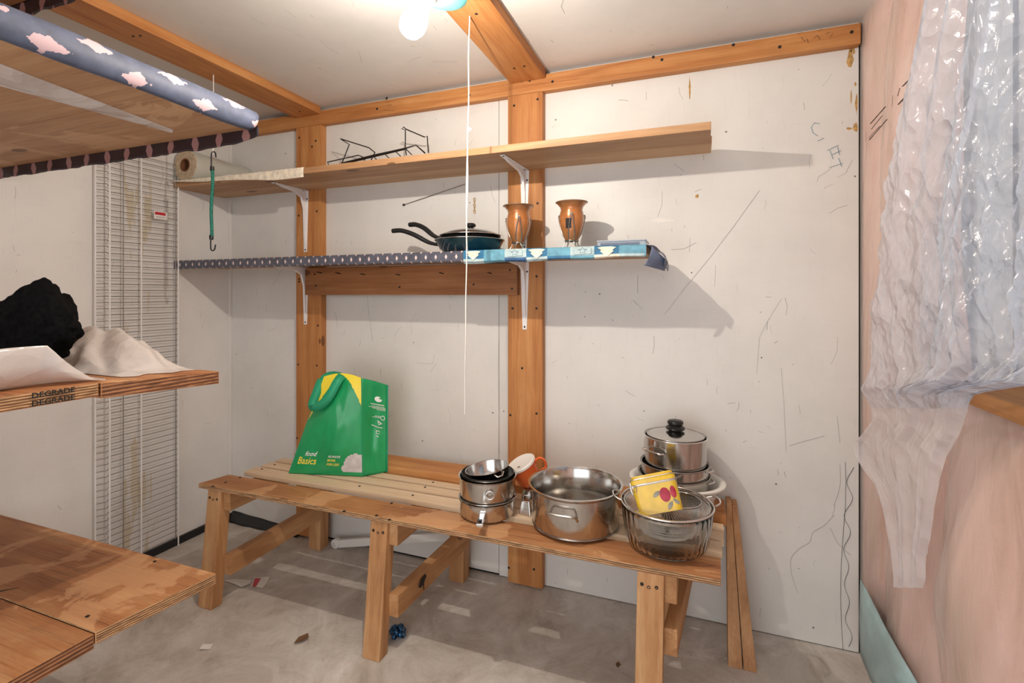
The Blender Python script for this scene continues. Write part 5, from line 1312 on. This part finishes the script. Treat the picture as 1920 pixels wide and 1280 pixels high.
for nm, m_, pxs, z_ in (('wrapper', 'paper', [(470, 1098), (477, 1083), (506, 1081), (500, 1093), (492, 1102)], 0.002), ('red_print', 'red', [(473, 1099), (478, 1084), (489, 1084), (480, 1099)], 0.0042)):
    ps = [on_z(u, v, z_) for u, v in pxs]; MB().prism(ps, (0, 0, 0.001)).build(nm, m_, o)
scrap('dry_leaf', [(551, 1209), (560, 1198), (577, 1191), (579, 1199), (566, 1206)], 'leaf_dry', 'curled dry brown leaf on the concrete', 'leaf', 0.012, 5)
scrap('straw', [(774, 1124), (783, 1116), (785, 1117), (776, 1126)], 'paper', 'tiny pale sliver of paper by the middle bench leg', 'paper', 0.003, 6)
scrap('leaf_flake', [(1154, 1244), (1160, 1241), (1164, 1246), (1158, 1252)], 'leaf_dry', 'tiny brown flake on the floor under the bench', 'leaf', 0.003, 8)
scrap('plastic_scrap', [(1356, 1236), (1362, 1229), (1368, 1238), (1380, 1240), (1392, 1247), (1378, 1250), (1364, 1246)], 'film_white', 'clear plastic scrap at the foot of the leaning boards', 'plastic', 0.010, 9)
bw = on_z(745, 1192, 0.0)
t = thing('gift_bow', 'shiny blue gift bow on the floor by the bench leg', 'gift bow', bw)
for k in range(14):
    a = k * 2.399; ca, sa = math.cos(a), math.sin(a); R1 = 0.034 - 0.012 * (k / 14); zz = 0.006 + 0.022 * (k / 14)
    P = [bw + Vector((ca * q * R1, sa * q * R1, zz + w_)) for q, w_ in ((0.05, 0), (0.6, 0.014), (1.0, 0.010), (0.95, -0.002), (0.5, -0.004), (0.05, -0.003))]
    b = MB(); sdv = Vector((-sa, ca, 0)) * 0.006
    for i, p in enumerate(smoothpath(P, 3)):
        p.z = max(p.z, 0.002); b.v += [p - sdv, p + sdv]
        if i: kk = len(b.v) - 4; b.f.append([kk, kk + 1, kk + 3, kk + 2]); b.m.append(0)
    b.build('ribbon_loop', 'bow', t, smooth=60, solid=0.0006)
# white plastic pipe lying against the wall under the bench
pa, pb = Vector((-1.745, -0.060, 0.024)), Vector((-1.08, -0.035, 0.165))
t = thing('white_batten', 'white painted batten leaning along the wall under the bench', 'batten', (-1.4, -0.03, 0))
dv = (pb - pa).normalized(); nv = Vector((0, 0, 1)) - dv * dv.z; nv.normalize()
MB().hexa([pa - nv * 0.020 + Vector((0, -0.008, 0)), pb - nv * 0.020 + Vector((0, -0.008, 0)), pb - nv * 0.020 + Vector((0, 0.012, 0)), pa - nv * 0.020 + Vector((0, 0.012, 0))],
          [pa + nv * 0.020 + Vector((0, -0.008, 0)), pb + nv * 0.020 + Vector((0, -0.008, 0)), pb + nv * 0.020 + Vector((0, 0.012, 0)), pa + nv * 0.020 + Vector((0, 0.012, 0))]).build('batten_body', 'white_paint', t, bevel=0.004)
MB().lathe([(0.024, -0.012), (0.024, 0.010), (0.018, 0.014), (0.009, 0.014), (0.008, 0.006), (0.0, 0.006)], n=24).xf(Matrix.Translation(pa + Vector((-0.004, -0.002, 0.002))) @ Matrix.Rotation(pi / 2, 4, 'X')).build('round_end', 'white_paint', t, smooth=40)
